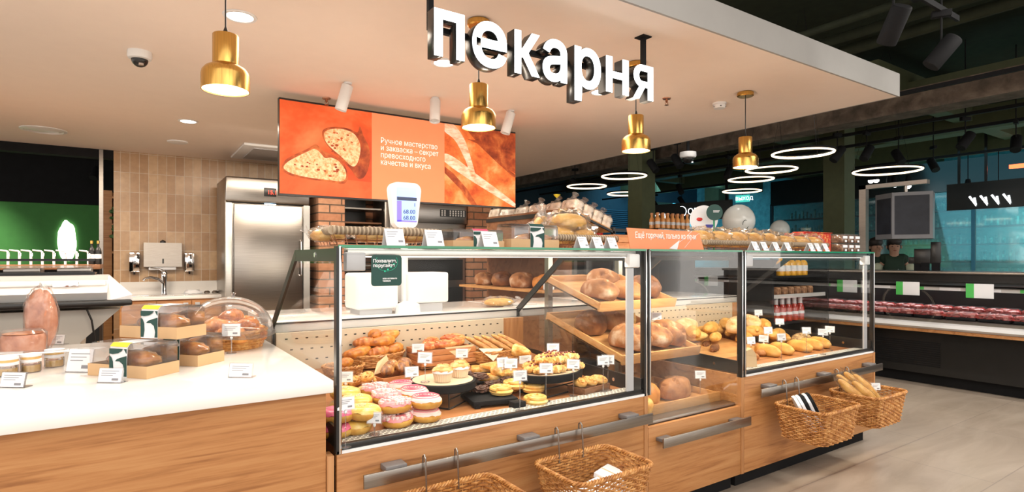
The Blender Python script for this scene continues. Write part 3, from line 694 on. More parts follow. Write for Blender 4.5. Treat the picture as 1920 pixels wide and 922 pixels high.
# fridge
fy = 7.34; fx0, fx1 = .915, 1.865; ft = 2.27
t = thing('commercial_fridge', 'tall brushed steel catering fridge beside the tiled wall', 'fridge', (0, 0, 0))
G().box(fx0, fx1, fy + .03, 8.1, .12, ft - .01, .006).build('cabinet', STEEL, t)
G().box(fx0, fx0 + .075, fy - .02, fy + .03, .12, ft - .30, .012).box(fx1 - .075, fx1, fy - .02, fy + .03, .12, ft - .30, .012).box(fx0, fx1, fy - .02, fy + .03, .12, .30, .012).build('front_frame', ALU, t)
G().box(fx0 + .0, fx1, fy - .03, fy + .03, ft - .295, ft, .02, 3).build('control_head', STEEL, t)
dd = G().box(fx0 + .09, fx1 - .09, fy - .025, fy + .02, .32, ft - .315, .008).build('door', STEEL, t)
G().tube([(fx1 - .11, fy - .03, 1.10), (fx1 - .11, fy - .06, 1.12), (fx1 - .11, fy - .06, 1.52), (fx1 - .11, fy - .03, 1.54)], .012, 8).build('door_handle', CHROME, dd)
p0, p1 = at(495, 352, Y=fy - .03), at(518, 369, Y=fy - .03)
dsp = G().box(p0.x, p1.x, fy - .036, fy - .03, p1.z, p0.z, .001).build('display', BLACK, t)
text('display_digits', '15.1', .065, REDLED, dsp, (p0.x + .035, fy - .0375, (p0.z + p1.z) / 2 - .022))
G().box(fx0 + .42, fx0 + .55, fy - .032, fy - .028, ft - .31, ft - .30).build('status_light', emit('ice_led', (.5, .75, 1), 6), t)
for x in (fx0 + .06, fx1 - .06):
    for y in (fy + .06, 8.04): G().cyl((x, y, 0), (x, y, .12), .025, 10).build('foot', STEELD, t)
# ovens between brick piers
def pier(name, x0, x1, y0, y1): struct(name, G().box(x0, x1, y0, y1, 0, ZC), BRICK)
pier('pillar_1', 1.96, 2.29, 7.28, 8.1); pier('pillar_2', 4.14, 4.50, 7.28, 8.1)
t = thing('rack_oven', 'dark open baking cabinet with shelves between brick pier and deck oven', 'oven', (0, 0, 0))
G().box(2.33, 2.80, 7.95, 8.0, .2, 2.3).box(2.30, 2.33, 7.4, 8.0, .2, 2.3).box(2.30, 2.98, 7.4, 8.0, 2.2, 2.5).build('cabinet', BLACK, t)
G().box(2.86, 2.93, 7.36, 7.42, .2, 2.3, .01).box(2.93, 3.0, 7.36, 8, .2, 2.3).build('chrome_frame', STEELD, t)
for k in range(9): G().box(2.34, 2.85, 7.45, 7.9, .45 + .19 * k, .47 + .19 * k).build('shelf', DARKW if k % 2 else STEELD, t)
t = thing('deck_oven', 'grey steel deck oven with keypad right of the baking cabinet', 'oven', (0, 0, 0))
G().box(3.02, 4.12, 7.40, 8.08, .2, 2.5, .008).build('body', STEELD, t)
pa, pb = at(782, 385, Y=7.36), at(876, 424, Y=7.36)
hd = G().box(3.02, 4.12, 7.34, 7.40, pb.z + .03, pa.z + .1, .005).build('control_panel', STEEL, t)
ka, kb = at(826, 392, Y=7.33), at(874, 408, Y=7.33)
kp = G().box(ka.x, kb.x, 7.332, 7.34, kb.z, ka.z).build('keypad', BLACK, hd)
gk = G()
for i in range(9):
    for j in range(3):
        if i == 2: continue
        x = ka.x + .015 + i * (kb.x - ka.x - .02) / 9; z = kb.z + .012 + j * (ka.z - kb.z - .015) / 3
        gk.box(x, x + .022, 7.329, 7.333, z, z + .022)
gk.build('key_set', LEDGE, t)
for z in (.6, 1.0, 1.4): G().box(3.08, 4.06, 7.36, 7.40, z, z + .30, .006).build('oven_door', BLACK, t)
# far left room seen through the opening
struct('trim_2', G().box(xl - .14, xl - .10, WY - .02, WY + .05, 0, ZC), STEELD)
struct('trim_3', G().box(-9, xl, WY, WY + .15, ZC - .10, ZC), BLACKM)
# ------------------------------------------------------------------ baked goods
def smooth_mod(o, lv=1):
    m = o.modifiers.new('s', 'SUBSURF'); m.levels = lv; m.render_levels = lv; return o
def g_croissant(R0=.045, fat=.030, seed=0, n=30, arc=200):
    g = G(); pts, rad = [], []
    for i in range(n + 1):
        t = i / n; a = R(-arc / 2 + arc * t) - pi / 2
        pts.append((R0 * 1.25 * cos(a), R0 * .8 * sin(a) + R0 * .4, 0))
        e = sin(pi * min(max(t, .0), 1)) ** .7; seg = (abs(t - .5) * 9) % 1
        rad.append(max(.004, fat * e * (1 - .16 * seg) + .003))
    g.tube(pts, rad, 12)
    for v in g.bm.verts: v.co.z = v.co.z * .85 + .024 + .003 * noise.noise(v.co * 40 + Vector((seed, 0, 0)))
    return g
def g_bun(r=.06, h=.045, seed=0, **k):
    g = G(); g.blob(r, r, h * .62, (0, 0, h * .5), .10, 2.2, seed, 24, .75, **k); return g
def g_long(L=.2, w=.035, h=.03, cuts=4, seed=0, bend=.0, pinch=.12):
    g = G()
    def sc(x, y, z):
        return 1 - (pinch * max(0, sin(x * cuts * pi + y * 2.5)) ** 6 if z > .1 else 0)
    g.blob(L / 2, w, h, (0, 0, h * .72), .06, 2.5, seed, 30, .7, scores=sc)
    for v in g.bm.verts: v.co.y += bend * (v.co.x / L) ** 2
    # points at the ends
    for v in g.bm.verts:
        u = abs(v.co.x) / (L / 2); v.co.y *= 1 - .25 * u ** 3
    return g
def mk_dome_donut(top, name_extra):
    def mk():
        t = thing('donut', 'x', 'donut')
        G().lathe([(.0, .004), (.030, .002), (.050, .006), (.060, .018), (.0615, .027), (.056, .040), (.035, .048), (.02, .047), (0, .044)], 28).build('dough', DOUGH, t)
        g = G()
        prof = [(.0, .0455), (.02, .049), (.036, .0505), (.052, .045), (.059, .036), (.0605, .031)]
        g.lathe(prof, 28)
        for v in g.bm.verts:
            a = math.atan2(v.co.y, v.co.x)
            if v.co.z < .034: v.co.z += .004 * sin(5 * a) + .002 * sin(11 * a)
        ic = g.build('icing', top, t)
        if name_extra == 'mallow':
            random.seed(5); g = G()
            for k in range(46):
                a, r = random.uniform(0, 2 * pi), .056 * math.sqrt(random.random()); s = random.uniform(.0040, .0062)
                g.cbox((r * cos(a), r * sin(a), .051 - (r / .056) ** 3 * .008), (s * 2, s * 2, s * 2), .001, 1)
            g.build('marshmallow_topping', MALLOW, t, kind='stuff')
        if name_extra == 'stripe':
            g = G()
            for k in range(5):
                r = .012 + k * .010; z = .0505 - max(0, r - .036) ** 1.4 * .9
                g.tube([(r * cos(a) + .012 - k * .002, r * sin(a), z + .0012 - (.002 if k == 4 else 0)) for a in [j * 2 * pi / 24 for j in range(24)]], .0014, 5, True)
            g.build('pink_stripes', plain('stripe_pink', (.72, .12, .20), .4) if 'stripe_pink' not in MATS else MATS['stripe_pink'], t)
        if name_extra == 'crumb':
            random.seed(6); g = G()
            for k in range(60):
                a, r = random.uniform(0, 2 * pi), .050 * math.sqrt(random.random()); s = random.uniform(.0012, .0024)
                g.cbox((r * cos(a), r * sin(a), .050 - (r / .056) ** 3 * .008), (s * 2, s * 2, s), 0)
            g.build('sugar_topping', ICING, t, kind='stuff')
        return t
    return Kind(mk)
ICEP = plain('pale_pink_icing', (.86, .62, .58), .3, var=.04)
DY, DM, DS, DP = mk_dome_donut(YGLZ, 'crumb'), mk_dome_donut(PINK, 'mallow'), mk_dome_donut(ICEP, 'stripe'), mk_dome_donut(PINK2, '')
CR = single('croissant', 'croissant', lambda: g_croissant(), CROIS)
CRD = single('croissant', 'croissant', lambda: g_croissant(.042, .030, 3, arc=150), CROISD)
def ZS(y): return ZD + (.12 * (min(y, 3.0) - 2.25) if y > 2.25 else 0)    # the deck rises towards the rear
def deckv(px, py):
    p = at(px, py, Z=ZD)
    for _ in range(12): p = at(px, py, Z=.5 * (p.z + ZS(p.y)))
    return p
def deck(px, py, z=None):
    if z is not None: p = at(px, py, Z=z); return (p.x, p.y, z)
    p = deckv(px, py); return (p.x, min(p.y, 2.93), ZS(p.y))
random.seed(11)
def rr(): return random.uniform(-3.1, 3.1)

for K, px, py, h, lab in (
    (DY, 664, 812, 0, 'lower donut of the front yellow glazed pair behind the small white card'), (DY, 682, 812, 1, 'top donut of the front yellow glazed pair behind the small white card'),
    (DM, 745, 799, 0, 'lower donut of the front pair with pink icing and white marshmallows'), (DM, 741, 799, 1, 'top donut of the front pair with pink icing and white marshmallows'),
    (DS, 797, 790, 0, 'lower donut of the front pair with red spiral stripes'), (DS, 799, 790, 1, 'top donut of the front pair with red spiral stripes'),
    (DP, 632, 818, 0, 'lower donut of the deep pink pair cut off by the case post'), (DP, 631, 818, 1, 'top donut of the deep pink pair cut off by the case post'),
    (DY, 664, 790, 0, 'lower yellow donut in the rear pair left of the marshmallow donuts'), (DY, 668, 790, 1, 'top yellow donut in the rear pair left of the marshmallow donuts'),
    (DM, 722, 781, 0, 'lower marshmallow donut of the second pair from the front'), (DM, 724, 781, 1, 'top marshmallow donut of the second pair from the front'),
    (DS, 774, 773, 0, 'lower striped donut of the second pair from the front'), (DS, 776, 773, 1, 'top striped donut of the second pair from the front'),
    (DM, 702, 766, 0, 'lower marshmallow donut of the rearmost pair'), (DM, 704, 766, 1, 'top marshmallow donut of the rearmost pair'),
    (DS, 752, 759, 0, 'lower striped donut of the rearmost pair'), (DS, 754, 759, 1, 'top striped donut of the rearmost pair'),
    (DY, 646, 773, 0, 'lower yellow donut farthest back beside the case post'), (DY, 647, 773, 1, 'top yellow donut farthest back beside the case post')):
    p = deck(px, py, ZD); K(lab, (p[0], p[1], ZD + .001 + h * .053), rr(), 'glazed donuts in the front corner of the long case', 1.05, rot=(random.uniform(-.06, .06), random.uniform(-.06, .06), rr()))

# round stands
def mk_stand(rx, ry, h):
    def mk():
        t = thing('cake_stand', 'x', 'cake stand')
        top = G().lathe([(0, h - .036), (rx - .004, h - .036), (rx, h - .032), (rx, h - .002), (rx - .003, h), (0, h)], 40)
        for v in top.bm.verts: v.co.y *= ry / rx
        top.build('top_plate', BLACKM, t)
        pp = G().lathe([(0, h + .0005), (rx - .012, h + .0005), (rx - .012, h + .002), (0, h + .002)], 36)
        for v in pp.bm.verts: v.co.y *= ry / rx
        pp.build('paper_liner', plain('stand_paper', (.62, .48, .33), .8) if 'stand_paper' not in MATS else MATS['stand_paper'], t)
        g = G(); a, b = rx * .72, ry * .62
        for s in (-1, 1):
            g.tube([(s * a, -b, h - .02), (s * a, -b, .004), (s * a, b, .004), (s * a, b, h - .02)], .0045, 6)
            g.tube([(-a, s * b, h * .42), (a, s * b, h * .42)], .003, 6)
            g.tube([(-a, s * b, .004), (a, s * b, .004)], .004, 6)
        g.build('wire_legs', BLACK, t)
        return t
    return Kind(mk)
S1 = mk_stand(.15, .15, .105)
p = deckv(838, 758); st = S1('round black stand carrying two muffins', (p.x + .01, p.y + .06, ZD), R(33)); sp = Vector((p.x + .01, p.y + .06))
def mk_muffin():
    t = thing('muffin', 'x', 'muffin')
    G().lathe([(0, .001), (.030, .001), (.037, .034), (.0385, .042)], 48, ribs=1, amp=.0022).build('paper_cup', plain('cup_paper', (.72, .55, .38), .8), t)
    G().lathe([(.036, .034), (.041, .036), (.0415, .046), (.037, .047)], 32).build('cup_rim', CARD, t)
    g = G(); g.blob(.042, .042, .018, (0, 0, .046), .1, 3, 1, 20, .3)
    g.tube([(.026 * (1 - k / 26) * cos(k * .75), .026 * (1 - k / 26) * sin(k * .75), .060 + k * .0002) for k in range(26)], .007, 6)
    g.build('caramel_swirl', crust('caramel', (.55, .22, .05), (.75, .38, .12), (.85, .58, .28), 20, 50, .35, .3, .3), t); return t
MUF = Kind(mk_muffin)
for px, py, lab in ((830, 715, 'caramel topped muffin nearer the price tag on the round stand'), (862, 706, 'caramel topped muffin on the right side of the round stand')):
    q = at(px, py, Z=ZD + .107); MUF(lab, (q.x, q.y, ZD + .108), rr(), None, 1.12)

# baskets and crates in the case
def oval_basket(rx, ry, h, mat, name='wicker_basket', n=60, rows=7, flare=1.18, cat='basket', stake=26):
    def mk():
        t = thing(name, 'x', cat)
        g = G()
        for k in range(rows):
            z = .004 + h * k / (rows - 1); f = 1 + (flare - 1) * k / (rows - 1)
            g.tube([((rx * f + .0028 * cos(stake * pi * j / n + k * pi)) * cos(2 * pi * j / n), (ry * f + .0028 * cos(stake * pi * j / n + k * pi)) * sin(2 * pi * j / n), z) for j in range(n)], h / rows * .62, 5, True)
        g.build('woven_side', mat, t)
        g = G()
        for j in range(stake):
            a = 2 * pi * j / stake; g.tube([(rx * cos(a), ry * sin(a), 0), (rx * flare * cos(a), ry * flare * sin(a), h)], .0026, 5)
        g.build('stakes', mat, t, kind='stuff')
        g = G().lathe([(0, .002), (rx, .002), (rx, .006), (0, .006)], 32)
        for v in g.bm.verts: v.co.y *= ry / rx
        g.build('base', mat, t)
        g = G()
        for ph in (0, pi):
            g.tube([((rx * flare + .004 * cos(14 * 2 * pi * j / 120 + ph)) * cos(2 * pi * j / 120), (ry * flare + .004 * cos(14 * 2 * pi * j / 120 + ph)) * sin(2 * pi * j / 120), h + .004 + .004 * sin(14 * 2 * pi * j / 120 + ph)) for j in range(120)], .0042, 5, True)
        g.build('braided_rim', mat, t)
        return t
    return Kind(mk)
OB = oval_basket(.145, .10, .06, WICKD)
q = deckv(712, 692); b1 = Vector((q.x, q.y + .09))
OB('oval wicker basket heaped with plain croissants', (b1.x, b1.y, ZS(b1.y)), R(5))
for i, (dx, dy, dz, a, k, lab) in enumerate(((-.10, -.045, .055, 10, CR, 'croissant resting over the front left rim of the oval basket'), (.0, -.07, .05, -8, CRD, 'croissant low at the front middle of the oval basket'),
        (.09, -.03, .055, 30, CR, 'croissant low at the right end of the oval basket'), (-.04, .05, .06, 50, CRD, 'croissant at the back left of the oval basket'), (.07, .055, .06, -40, CR, 'croissant at the back right of the oval basket'),
        (-.05, -.01, .095, -20, CRD, 'darker croissant on the left of the basket heap'), (.035, -.035, .10, 15, CR, 'pale ridged croissant at the front of the basket heap'), (.0, .03, .125, 100, CR, 'topmost croissant of the basket heap on the left'), (.075, .01, .12, -10, CR, 'topmost croissant of the basket heap on the right'))):
    k(lab, (b1.x + dx, b1.y + dy, ZS(b1.y) + dz), 0, 'croissants heaped in the oval basket', 1.15, rot=(R(random.uniform(-12, 12)), R(random.uniform(-12, 12)), R(a)))
SB = oval_basket(.085, .075, .05, WICKD)
q = deckv(636, 708); SB('small wicker basket lined with paper against the case post', (q.x + .03, q.y + .03, ZS(q.y)), 0)
def paper_sheet(name, label, pts, mat=PAPER, cat='paper'):
    g = G(); n = len(pts); g.add(pts, [tuple(range(n))] if n == 3 else [(0, 1, 2), (0, 2, 3)] if n == 4 else [tuple(range(n))])
    o = g.build(name, mat, None, False); m = o.modifiers.new('t', 'SOLIDIFY'); m.thickness = .0012; return tag(o, label, cat)
CRB = single('croissant', 'croissant', lambda: g_croissant(.038, .028, 8, arc=140), CROIS)
CRB('croissant lying in the small paper lined basket', (q.x + .03, q.y + .03, ZS(q.y) + .045), R(20))
paper_sheet('liner_paper', 'kraft paper folded over the edge of the small basket', [(q.x - .05, q.y - .05, ZS(q.y) + .05), (q.x + .03, q.y - .085, ZD + .01), (q.x + .11, q.y - .02, ZD + .085), (q.x + .02, q.y + .0, ZD + .06)])
def crate(w, d, h, mat, planks=1):
    def mk():
        t = thing('wooden_crate', 'x', 'crate'); th = .008
        G().box(-w, w, -d, d, 0, .008).build('bottom', mat, t)
        for k in range(planks):
            z0 = .002 + h * k / planks; z1 = h * (k + 1) / planks - .0015
            for y in (-d, d - th): G().box(-w, w, y, y + th, z0, z1, .001).build('side_board', mat, t)
            for x in (-w, w - th): G().box(x, x + th, -d + th, d - th, z0, z1, .001).build('end_board', mat, t)
        return t
    return Kind(mk)
# plank crate with sausage pastries
q = deckv(843, 690); cr = Vector((q.x, q.y + .10)); CR3 = crate(.165, .10, .095, CRATE, 3); CR3('slatted orange wood crate holding red filled pastries', (cr.x, cr.y, ZS(cr.y)))
REDP = crust('red_filled_pastry', (.42, .05, .02), (.70, .22, .06), (.85, .45, .16), 20, 50, .4, .5, .3)
SAUS = single('filled_pastry', 'pastry', lambda: g_long(.15, .026, .026, 7, 4, 0, .25), REDP)
for i, (dx, dy, dz, a, lab) in enumerate(((-.09, -.02, .085, 10, 'red filled pastry roll on the left of the slatted crate'), (.0, -.03, .09, -5, 'red filled pastry roll in the middle of the slatted crate'), (.09, .0, .09, 20, 'red filled pastry roll at the right of the slatted crate'), (-.04, .05, .10, 30, 'red filled pastry roll behind the middle one in the slatted crate'), (.10, .05, .11, -15, 'red filled pastry roll highest at the back right of the slatted crate'))):
    SAUS(lab, (cr.x + dx, cr.y + dy, ZS(cr.y) + dz), R(a), 'pastry rolls in the slatted crate')
paper_sheet('liner_paper', 'pointed kraft paper hanging over the front of the slatted crate', [(cr.x - .03, cr.y - .098, ZS(cr.y) + .102), (cr.x + .155, cr.y - .098, ZS(cr.y) + .104), (cr.x + .075, cr.y - .106, ZS(cr.y) + .02)])
CRCH = single('chocolate_croissant', 'croissant', lambda: g_croissant(.038, .028, 8, arc=140), crust('chocolate_striped_crust', (.045, .014, .007), (.30, .10, .02), (.78, .42, .12), 9, 60, .35, .5, .3, (1, 9, 1)))
# small crate with chocolate croissants
q = deckv(742, 722); c2 = Vector((q.x, q.y + .045)); crate(.10, .075, .045, CRATE)('small low wooden crate of chocolate striped croissants', (c2.x, c2.y, ZS(c2.y)), R(12))
for dx, dy, dz, a, lab in ((-.05, -.02, .04, 60, 'chocolate striped croissant at the left of the small crate'), (.03, -.02, .045, 70, 'chocolate striped croissant in the middle of the small crate'), (.0, .045, .05, 40, 'chocolate striped croissant at the back of the small crate'), (.065, .03, .055, 90, 'chocolate striped croissant at the right of the small crate')):
    o = CRCH(lab, (c2.x + dx, c2.y + dy, ZS(c2.y) + dz), R(a), 'croissants in the small wooden crate', 1.1)
paper_sheet('liner_paper', 'kraft paper square standing behind the chocolate striped croissants', [(c2.x - .09, c2.y + .01, ZS(c2.y) + .045), (c2.x + .02, c2.y + .05, ZS(c2.y) + .055), (c2.x + .0, c2.y + .075, ZS(c2.y) + .125), (c2.x - .05, c2.y + .07, ZS(c2.y) + .09)])
# golden twists left of the small crate
TW = single('cheese_twist', 'pastry', lambda: g_long(.10, .03, .026, 9, 2, .0, .3), FLAKY)
for px, py, a, dz, lab in ((680, 742, 60, 0, 'golden cheese twist lying before the small crate'), (700, 722, 80, .0, 'golden cheese twist left of the small crate'), (665, 722, 50, 0, 'golden cheese twist behind the upright price card at the left'), (688, 730, 40, .04, 'golden cheese twist stacked on the other twists'), (640, 728, 70, 0, 'golden cheese twist beside the case post')):
    p = deck(px, py); TW(lab, (p[0], p[1], p[2] + dz), R(a), 'golden cheese twists by the case post')
# oblong basket with small baguettes
q = deckv(945, 684); b2 = Vector((q.x + .02, q.y + .10)); oval_basket(.16, .085, .06, WICKD)('long wicker basket of thin brown baguettes', (b2.x, b2.y, ZS(b2.y)), R(8))
THB = single('thin_baguette', 'baguette', lambda: g_long(.30, .024, .022, 5, 9), BAGD)
for k, (dx, a, lab) in enumerate(((-.12, 118, 'first thin baguette, nearest the slatted crate'), (-.07, 112, 'second thin baguette from the slatted crate'), (-.01, 118, 'third thin baguette from the slatted crate, in the middle'), (.05, 110, 'fourth thin baguette from the slatted crate'), (.10, 116, 'thin baguette nearest the oak side panel'))):
    THB(lab, (b2.x + dx, b2.y + .005, ZS(b2.y) + .088), 0, 'thin baguettes in the long basket', .74, rot=(0, R(-20), R(a)))
paper_sheet('liner_paper', 'cream paper draped over the front of the long basket', [(b2.x - .17, b2.y - .07, ZS(b2.y) + .09), (b2.x - .02, b2.y - .09, ZS(b2.y) + .08), (b2.x - .10, b2.y - .115, ZS(b2.y) + .02)], NAPKIN)
# flat slabs of puff pastry in the middle
SQ = single('puff_slice', 'pastry', lambda: G().box(-.06, .06, -.045, .045, .002, .024, .006, 2), FLAKY)
for i, (px, py, a, dz, lab) in enumerate(((918, 722, -20, .03, 'iced puff pastry square at the front of the middle tray'), (950, 715, -10, .03, 'iced puff pastry square right of the front one on the middle tray'), (905, 706, -30, .03, 'iced puff pastry square at the left of the middle tray'), (935, 700, 0, .03, 'iced puff pastry square at the back of the middle tray'), (925, 710, 10, .056, 'iced puff pastry square lying on top of the others'), (962, 730, 25, .0, 'iced puff pastry square low beside the spiral buns'))):
    p = deck(px, py); SQ(lab, (p[0], p[1], p[2] + dz), R(a), 'puff pastry squares on the middle tray')
p = deck(930, 715); t = thing('serving_board', 'black board under the puff pastry squares', 'board', (p[0], p[1], p[2]), R(-15)); G().box(-.16, .16, -.12, .12, .012, .028, .003).build('board', BLACKM, t)
for s in (-.12, .12): G().box(s - .01, s + .01, -.10, .10, 0, .012).build('foot', BLACKM, t)
# paper sheet on which they lie
p = deck(880, 708); paper_sheet('tray_paper', 'white paper sheet lying behind the round stand', [(p[0] - .10, p[1] - .05, ZS(p[1] - .05) + .002), (p[0] + .10, p[1] - .06, ZS(p[1] - .06) + .002), (p[0] + .13, p[1] + .10, ZS(p[1] + .1) + .002), (p[0] - .07, p[1] + .11, ZS(p[1] + .11) + .002)], NAPKIN)
# chocolate cookies
CK = single('chocolate_cookie', 'cookie', lambda: G().blob(.045, .033, .016, (0, 0, .012), .5, 5, 2, 24, .6), CHOC)
for i, (px, py, a, dz, lab) in enumerate(((903, 748, 10, .035, 'chocolate cookie nearest the round stand on the low black board'), (880, 738, 60, .035, 'chocolate cookie at the left rear of the low black board'), (925, 738, -20, .035, 'chocolate cookie behind the spiral buns'), (900, 734, 0, .06, 'chocolate cookie stacked on the others'), (948, 732, 20, .04, 'chocolate cookie at the right of the low black board'), (875, 728, 35, .055, 'chocolate cookie at the back of the stack'))):
    p = deck(px, py); CK(lab, (p[0], p[1], p[2] + dz), R(a), 'chocolate cookies on the low black board')
p = deck(915, 757); t = thing('serving_board', 'low black board under the chocolate cookies and spiral buns', 'board', (p[0] + .01, p[1] + .0, p[2]), R(-12)); G().box(-.10, .11, -.07, .13, .010, .032, .003).build('board', BLACKM, t)
for s in (-.08, .09): G().box(s - .012, s + .012, -.07, -.04, 0, .0105).build('foot', BLACKM, t)
p = deck(970, 764); tag(G().cbox((0, 0, .015), (.06, .05, .03), .003).build('black_block', BLACKM, None, loc=p), 'small black riser block in front of the spiral buns', 'block')
def g_swirl(r=.05, seed=0):
    g = G(); n = 60
    g.tube([((.008 + (r - .014) * (k / n)) * cos(k * .26 + seed), (.008 + (r - .014) * (k / n)) * sin(k * .26 + seed), .024 + .008 * (1 - k / n)) for k in range(n + 1)], [.0078] * (n + 1), 8)
    g.lathe([(0, .003), (r * .85, .003), (r * .97, .014), (r * .8, .021), (0, .022)], 20)
    for v in g.bm.verts: v.co.z = max(v.co.z, .001)
    return g
SWK = single('spiral_bun', 'bun', lambda: g_swirl(), crust('spiral_bun_crust', (.60, .28, .05), (.80, .50, .14), (.90, .70, .34), 12, 50, .35, .3, .3))
for px, py, dz, lab in ((940, 752, .033, 'large spiral bun with cream centre at the board front'), (1000, 742, .02, 'spiral bun behind the tilted price tag'), (1005, 757, .0, 'raisin bun lying on the deck right of the black block'), (985, 732, .02, 'spiral bun partly under the price tag'), (965, 740, .033, 'spiral bun in the second row on the low board')):
    p = deck(px, py); SWK(lab, (p[0], p[1], p[2] + dz), rr(), 'spiral buns around the black block', 1.15)
# right stand with braided pastries
S2 = mk_stand(.19, .13, .105)
q = deckv(1050, 738); s2 = Vector((q.x + .0, q.y + .07)); S2('wide oval black stand heaped with braided pastries', (s2.x, s2.y, ZS(s2.y)), R(12))
def g_braid(L=.17):
    g = G(); n = 40
    for ph in (0, 2.09, 4.18):
        g.tube([(-L / 2 + L * k / n, .014 * sin(k * .62 + ph) * (1 - .5 * abs(k / n - .5)), .020 + .007 * cos(k * 1.24 + ph)) for k in range(n + 1)], [.004 + .013 * sin(pi * k / n) ** .5 for k in range(n + 1)], 7)
    for v in g.bm.verts: v.co.z = max(v.co.z, .001)
    return g
def mk_braid():
    t = thing('braided_pastry', 'x', 'pastry'); g_braid().build('dough', FLAKY, t)
    random.seed(2); g = G()
    for k in range(16): g.blob(.005, .005, .004, (random.uniform(-.07, .07), random.uniform(-.018, .018), .042), .3, 3, k, 8)
    g.build('berry_topping', BERRY, t, kind='stuff'); return t
BR = Kind(mk_braid); zb = ZS(s2.y) + .107
for i, (dx, dy, dz, a, lab) in enumerate(((-.07, -.08, 0, -8, 'braided berry pastry at the front edge of the oval stand'), (.06, -.055, 0, -20, 'braided berry pastry at the front right of the oval stand'), (-.10, -.01, .0, 15, 'braided berry pastry at the left of the oval stand'), (.03, .0, .0, -12, 'braided berry pastry in the centre of the oval stand'), (.12, .02, 0, 20, 'braided berry pastry at the right end of the oval stand'), (-.04, .07, .0, 5, 'braided berry pastry at the back of the oval stand'),
        (-.03, -.045, .036, -14, 'upper braided pastry near the front of the heap'), (.07, .0, .036, -25, 'upper braided pastry on the right of the heap'), (.0, .03, .04, 10, 'topmost braided pastry of the heap'))):
    BR(lab, (s2.x + dx, s2.y + dy, zb + dz), R(a), 'braided berry pastries on the oval stand')
CONE = single('cream_horn', 'pastry', lambda: G().tube([(0, 0, .03), (.02, 0, .033), (.05, 0, .035), (.09, 0, .037)], [.010, .018, .026, .032], 14), FLAKY)
CONE('flaky cream horn leaning on the back of the braided pastries', (s2.x - .08, s2.y + .07, zb + .05), R(110)); CONE('flaky cream horn at the left behind the iced squares', (s2.x - .22, s2.y + .10, ZS(s2.y) + .06), R(80))
p = deckv(965, 700); q = deckv(985, 690)
# corner tray with croissant buns
q = deckv(1112, 735); crate(.10, .055, .035, DARKW)('small dark wooden tray of pastries under the double price tag', (q.x, q.y + .03, ZS(q.y)), R(10))
for dx, lab in ((-.06, 'golden pastry at the left of the small dark tray'), (.0, 'golden pastry in the middle of the small dark tray'), (.06, 'golden pastry at the right of the small dark tray')):
    TW(lab, (q.x + dx, q.y + .03, ZS(q.y) + .03), R(100 + dx * 300), 'pastries in the small dark tray')
p = deckv(1090, 700); tag(G().box(-.2, .14, -.03, .12, .001, .05, .004).build('black_riser', BLACKM, None, loc=(p.x + .05, p.y + .05, ZS(p.y))), 'long black riser behind the oval stand at the case corner', 'riser')

# ------------------------------------------------------------------ price tags
def card_print(w, h, parent, y=0):
    g = G()
    for k in range(3): g.box(-w * .36, w * (.36 - .12 * k), y - .0012, y - .0006, h * (.76 - k * .14), h * (.79 - k * .14))
    g.box(w * .10, w * .36, y - .0012, y - .0006, h * .16, h * .30)
    return g.build('print', INK, parent, False)
def mk_tag(w=.062, h=.045, stem=.075, tilt=-8):
    def mk():
        t = thing('price_tag', 'x', 'price tag')
        G().lathe([(0, 0), (.020, 0), (.020, .003), (.006, .005), (0, .006)], 18).cyl((0, 0, .003), (0, 0, stem), .0022, 6).build('stand', ACRYL, t)
        G().blob(.006, .006, .008, (0, 0, stem + .002), 0, 1, 0, 10).build('clip', WPLAST, t)
        f = G().box(-w / 2 - .004, w / 2 + .004, -.001, .0015, -.004, h + .004).build('holder', ACRYL, t, False, loc=(0, -.003, stem + .010), rot=(R(tilt), 0, 0))
        c = G().box(-w / 2, w / 2, -.003, -.0012, 0, h).build('card', CARD, t, False, loc=(0, -.003, stem + .010), rot=(R(tilt), 0, 0))
        card_print(w, h, c, -.003)
        return t
    return Kind(mk)
TAG, TAGS, TAGL = mk_tag(), mk_tag(.05, .038, .035), mk_tag(.058, .042, .12)
FACE = -YAW
def tagat(K, px, py, z, lab, rz=0, grp='clip price tags in the long case'):
    p = at(px, py, Z=z)
    if grp.endswith('long case') and abs(z - VG) > 1e-6:
        for _ in range(12): p = at(px, py, Z=.5 * (p.z + ZS(p.y) + z - ZD))
    K(lab, (p.x, p.y, p.z), FACE + R(rz), grp)
VG = ZD + .007
tagat(TAG, 648, 752, ZD, 'price tag before the cheese twists beside the case post', 5); tagat(TAGL, 648, 838, VG, 'price tag on the vent strip tight in the left corner', 30)
tagat(TAGS, 702, 815, VG, 'low price tag in front of the yellow glazed donuts', 0)
tagat(TAG, 784, 690, ZD + .0, 'small price tag between croissant basket and slatted crate', 10)
tagat(TAG, 797, 716, ZD + .108, 'tilted price tag standing on the muffin stand', -10); tagat(TAG, 772, 740, ZD, 'price tag at the right of the small chocolate croissant crate', 25)
tagat(TAG, 866, 700, ZD, 'price tag before the slatted crate', 0)
tagat(TAG, 942, 720, ZD + .03, 'turned price tag left among the puff pastry squares', 35); tagat(TAG, 958, 722, ZD + .03, 'second price tag among the puff pastry squares', 0); tagat(TAG, 985, 712, ZD, 'price tag left of the braided pastries', -15)
tagat(TAGL, 975, 770, VG, 'tall tilted price tag in front of the spiral buns', 15); tagat(TAGL, 1024, 752, VG, 'price tag on the vent strip before the oval stand', 0); tagat(TAGL, 1075, 742, VG, 'price tag on the vent strip right of the oval stand', -15)
tagat(TAGL, 1131, 733, VG, 'left half of the double price tag in the right corner', 12); tagat(TAGL, 1140, 731, VG, 'right half of the double price tag in the right corner', -10)
tagat(TAG, 1037, 690, ZD + .06, 'price tag behind the braided pastries', 0)
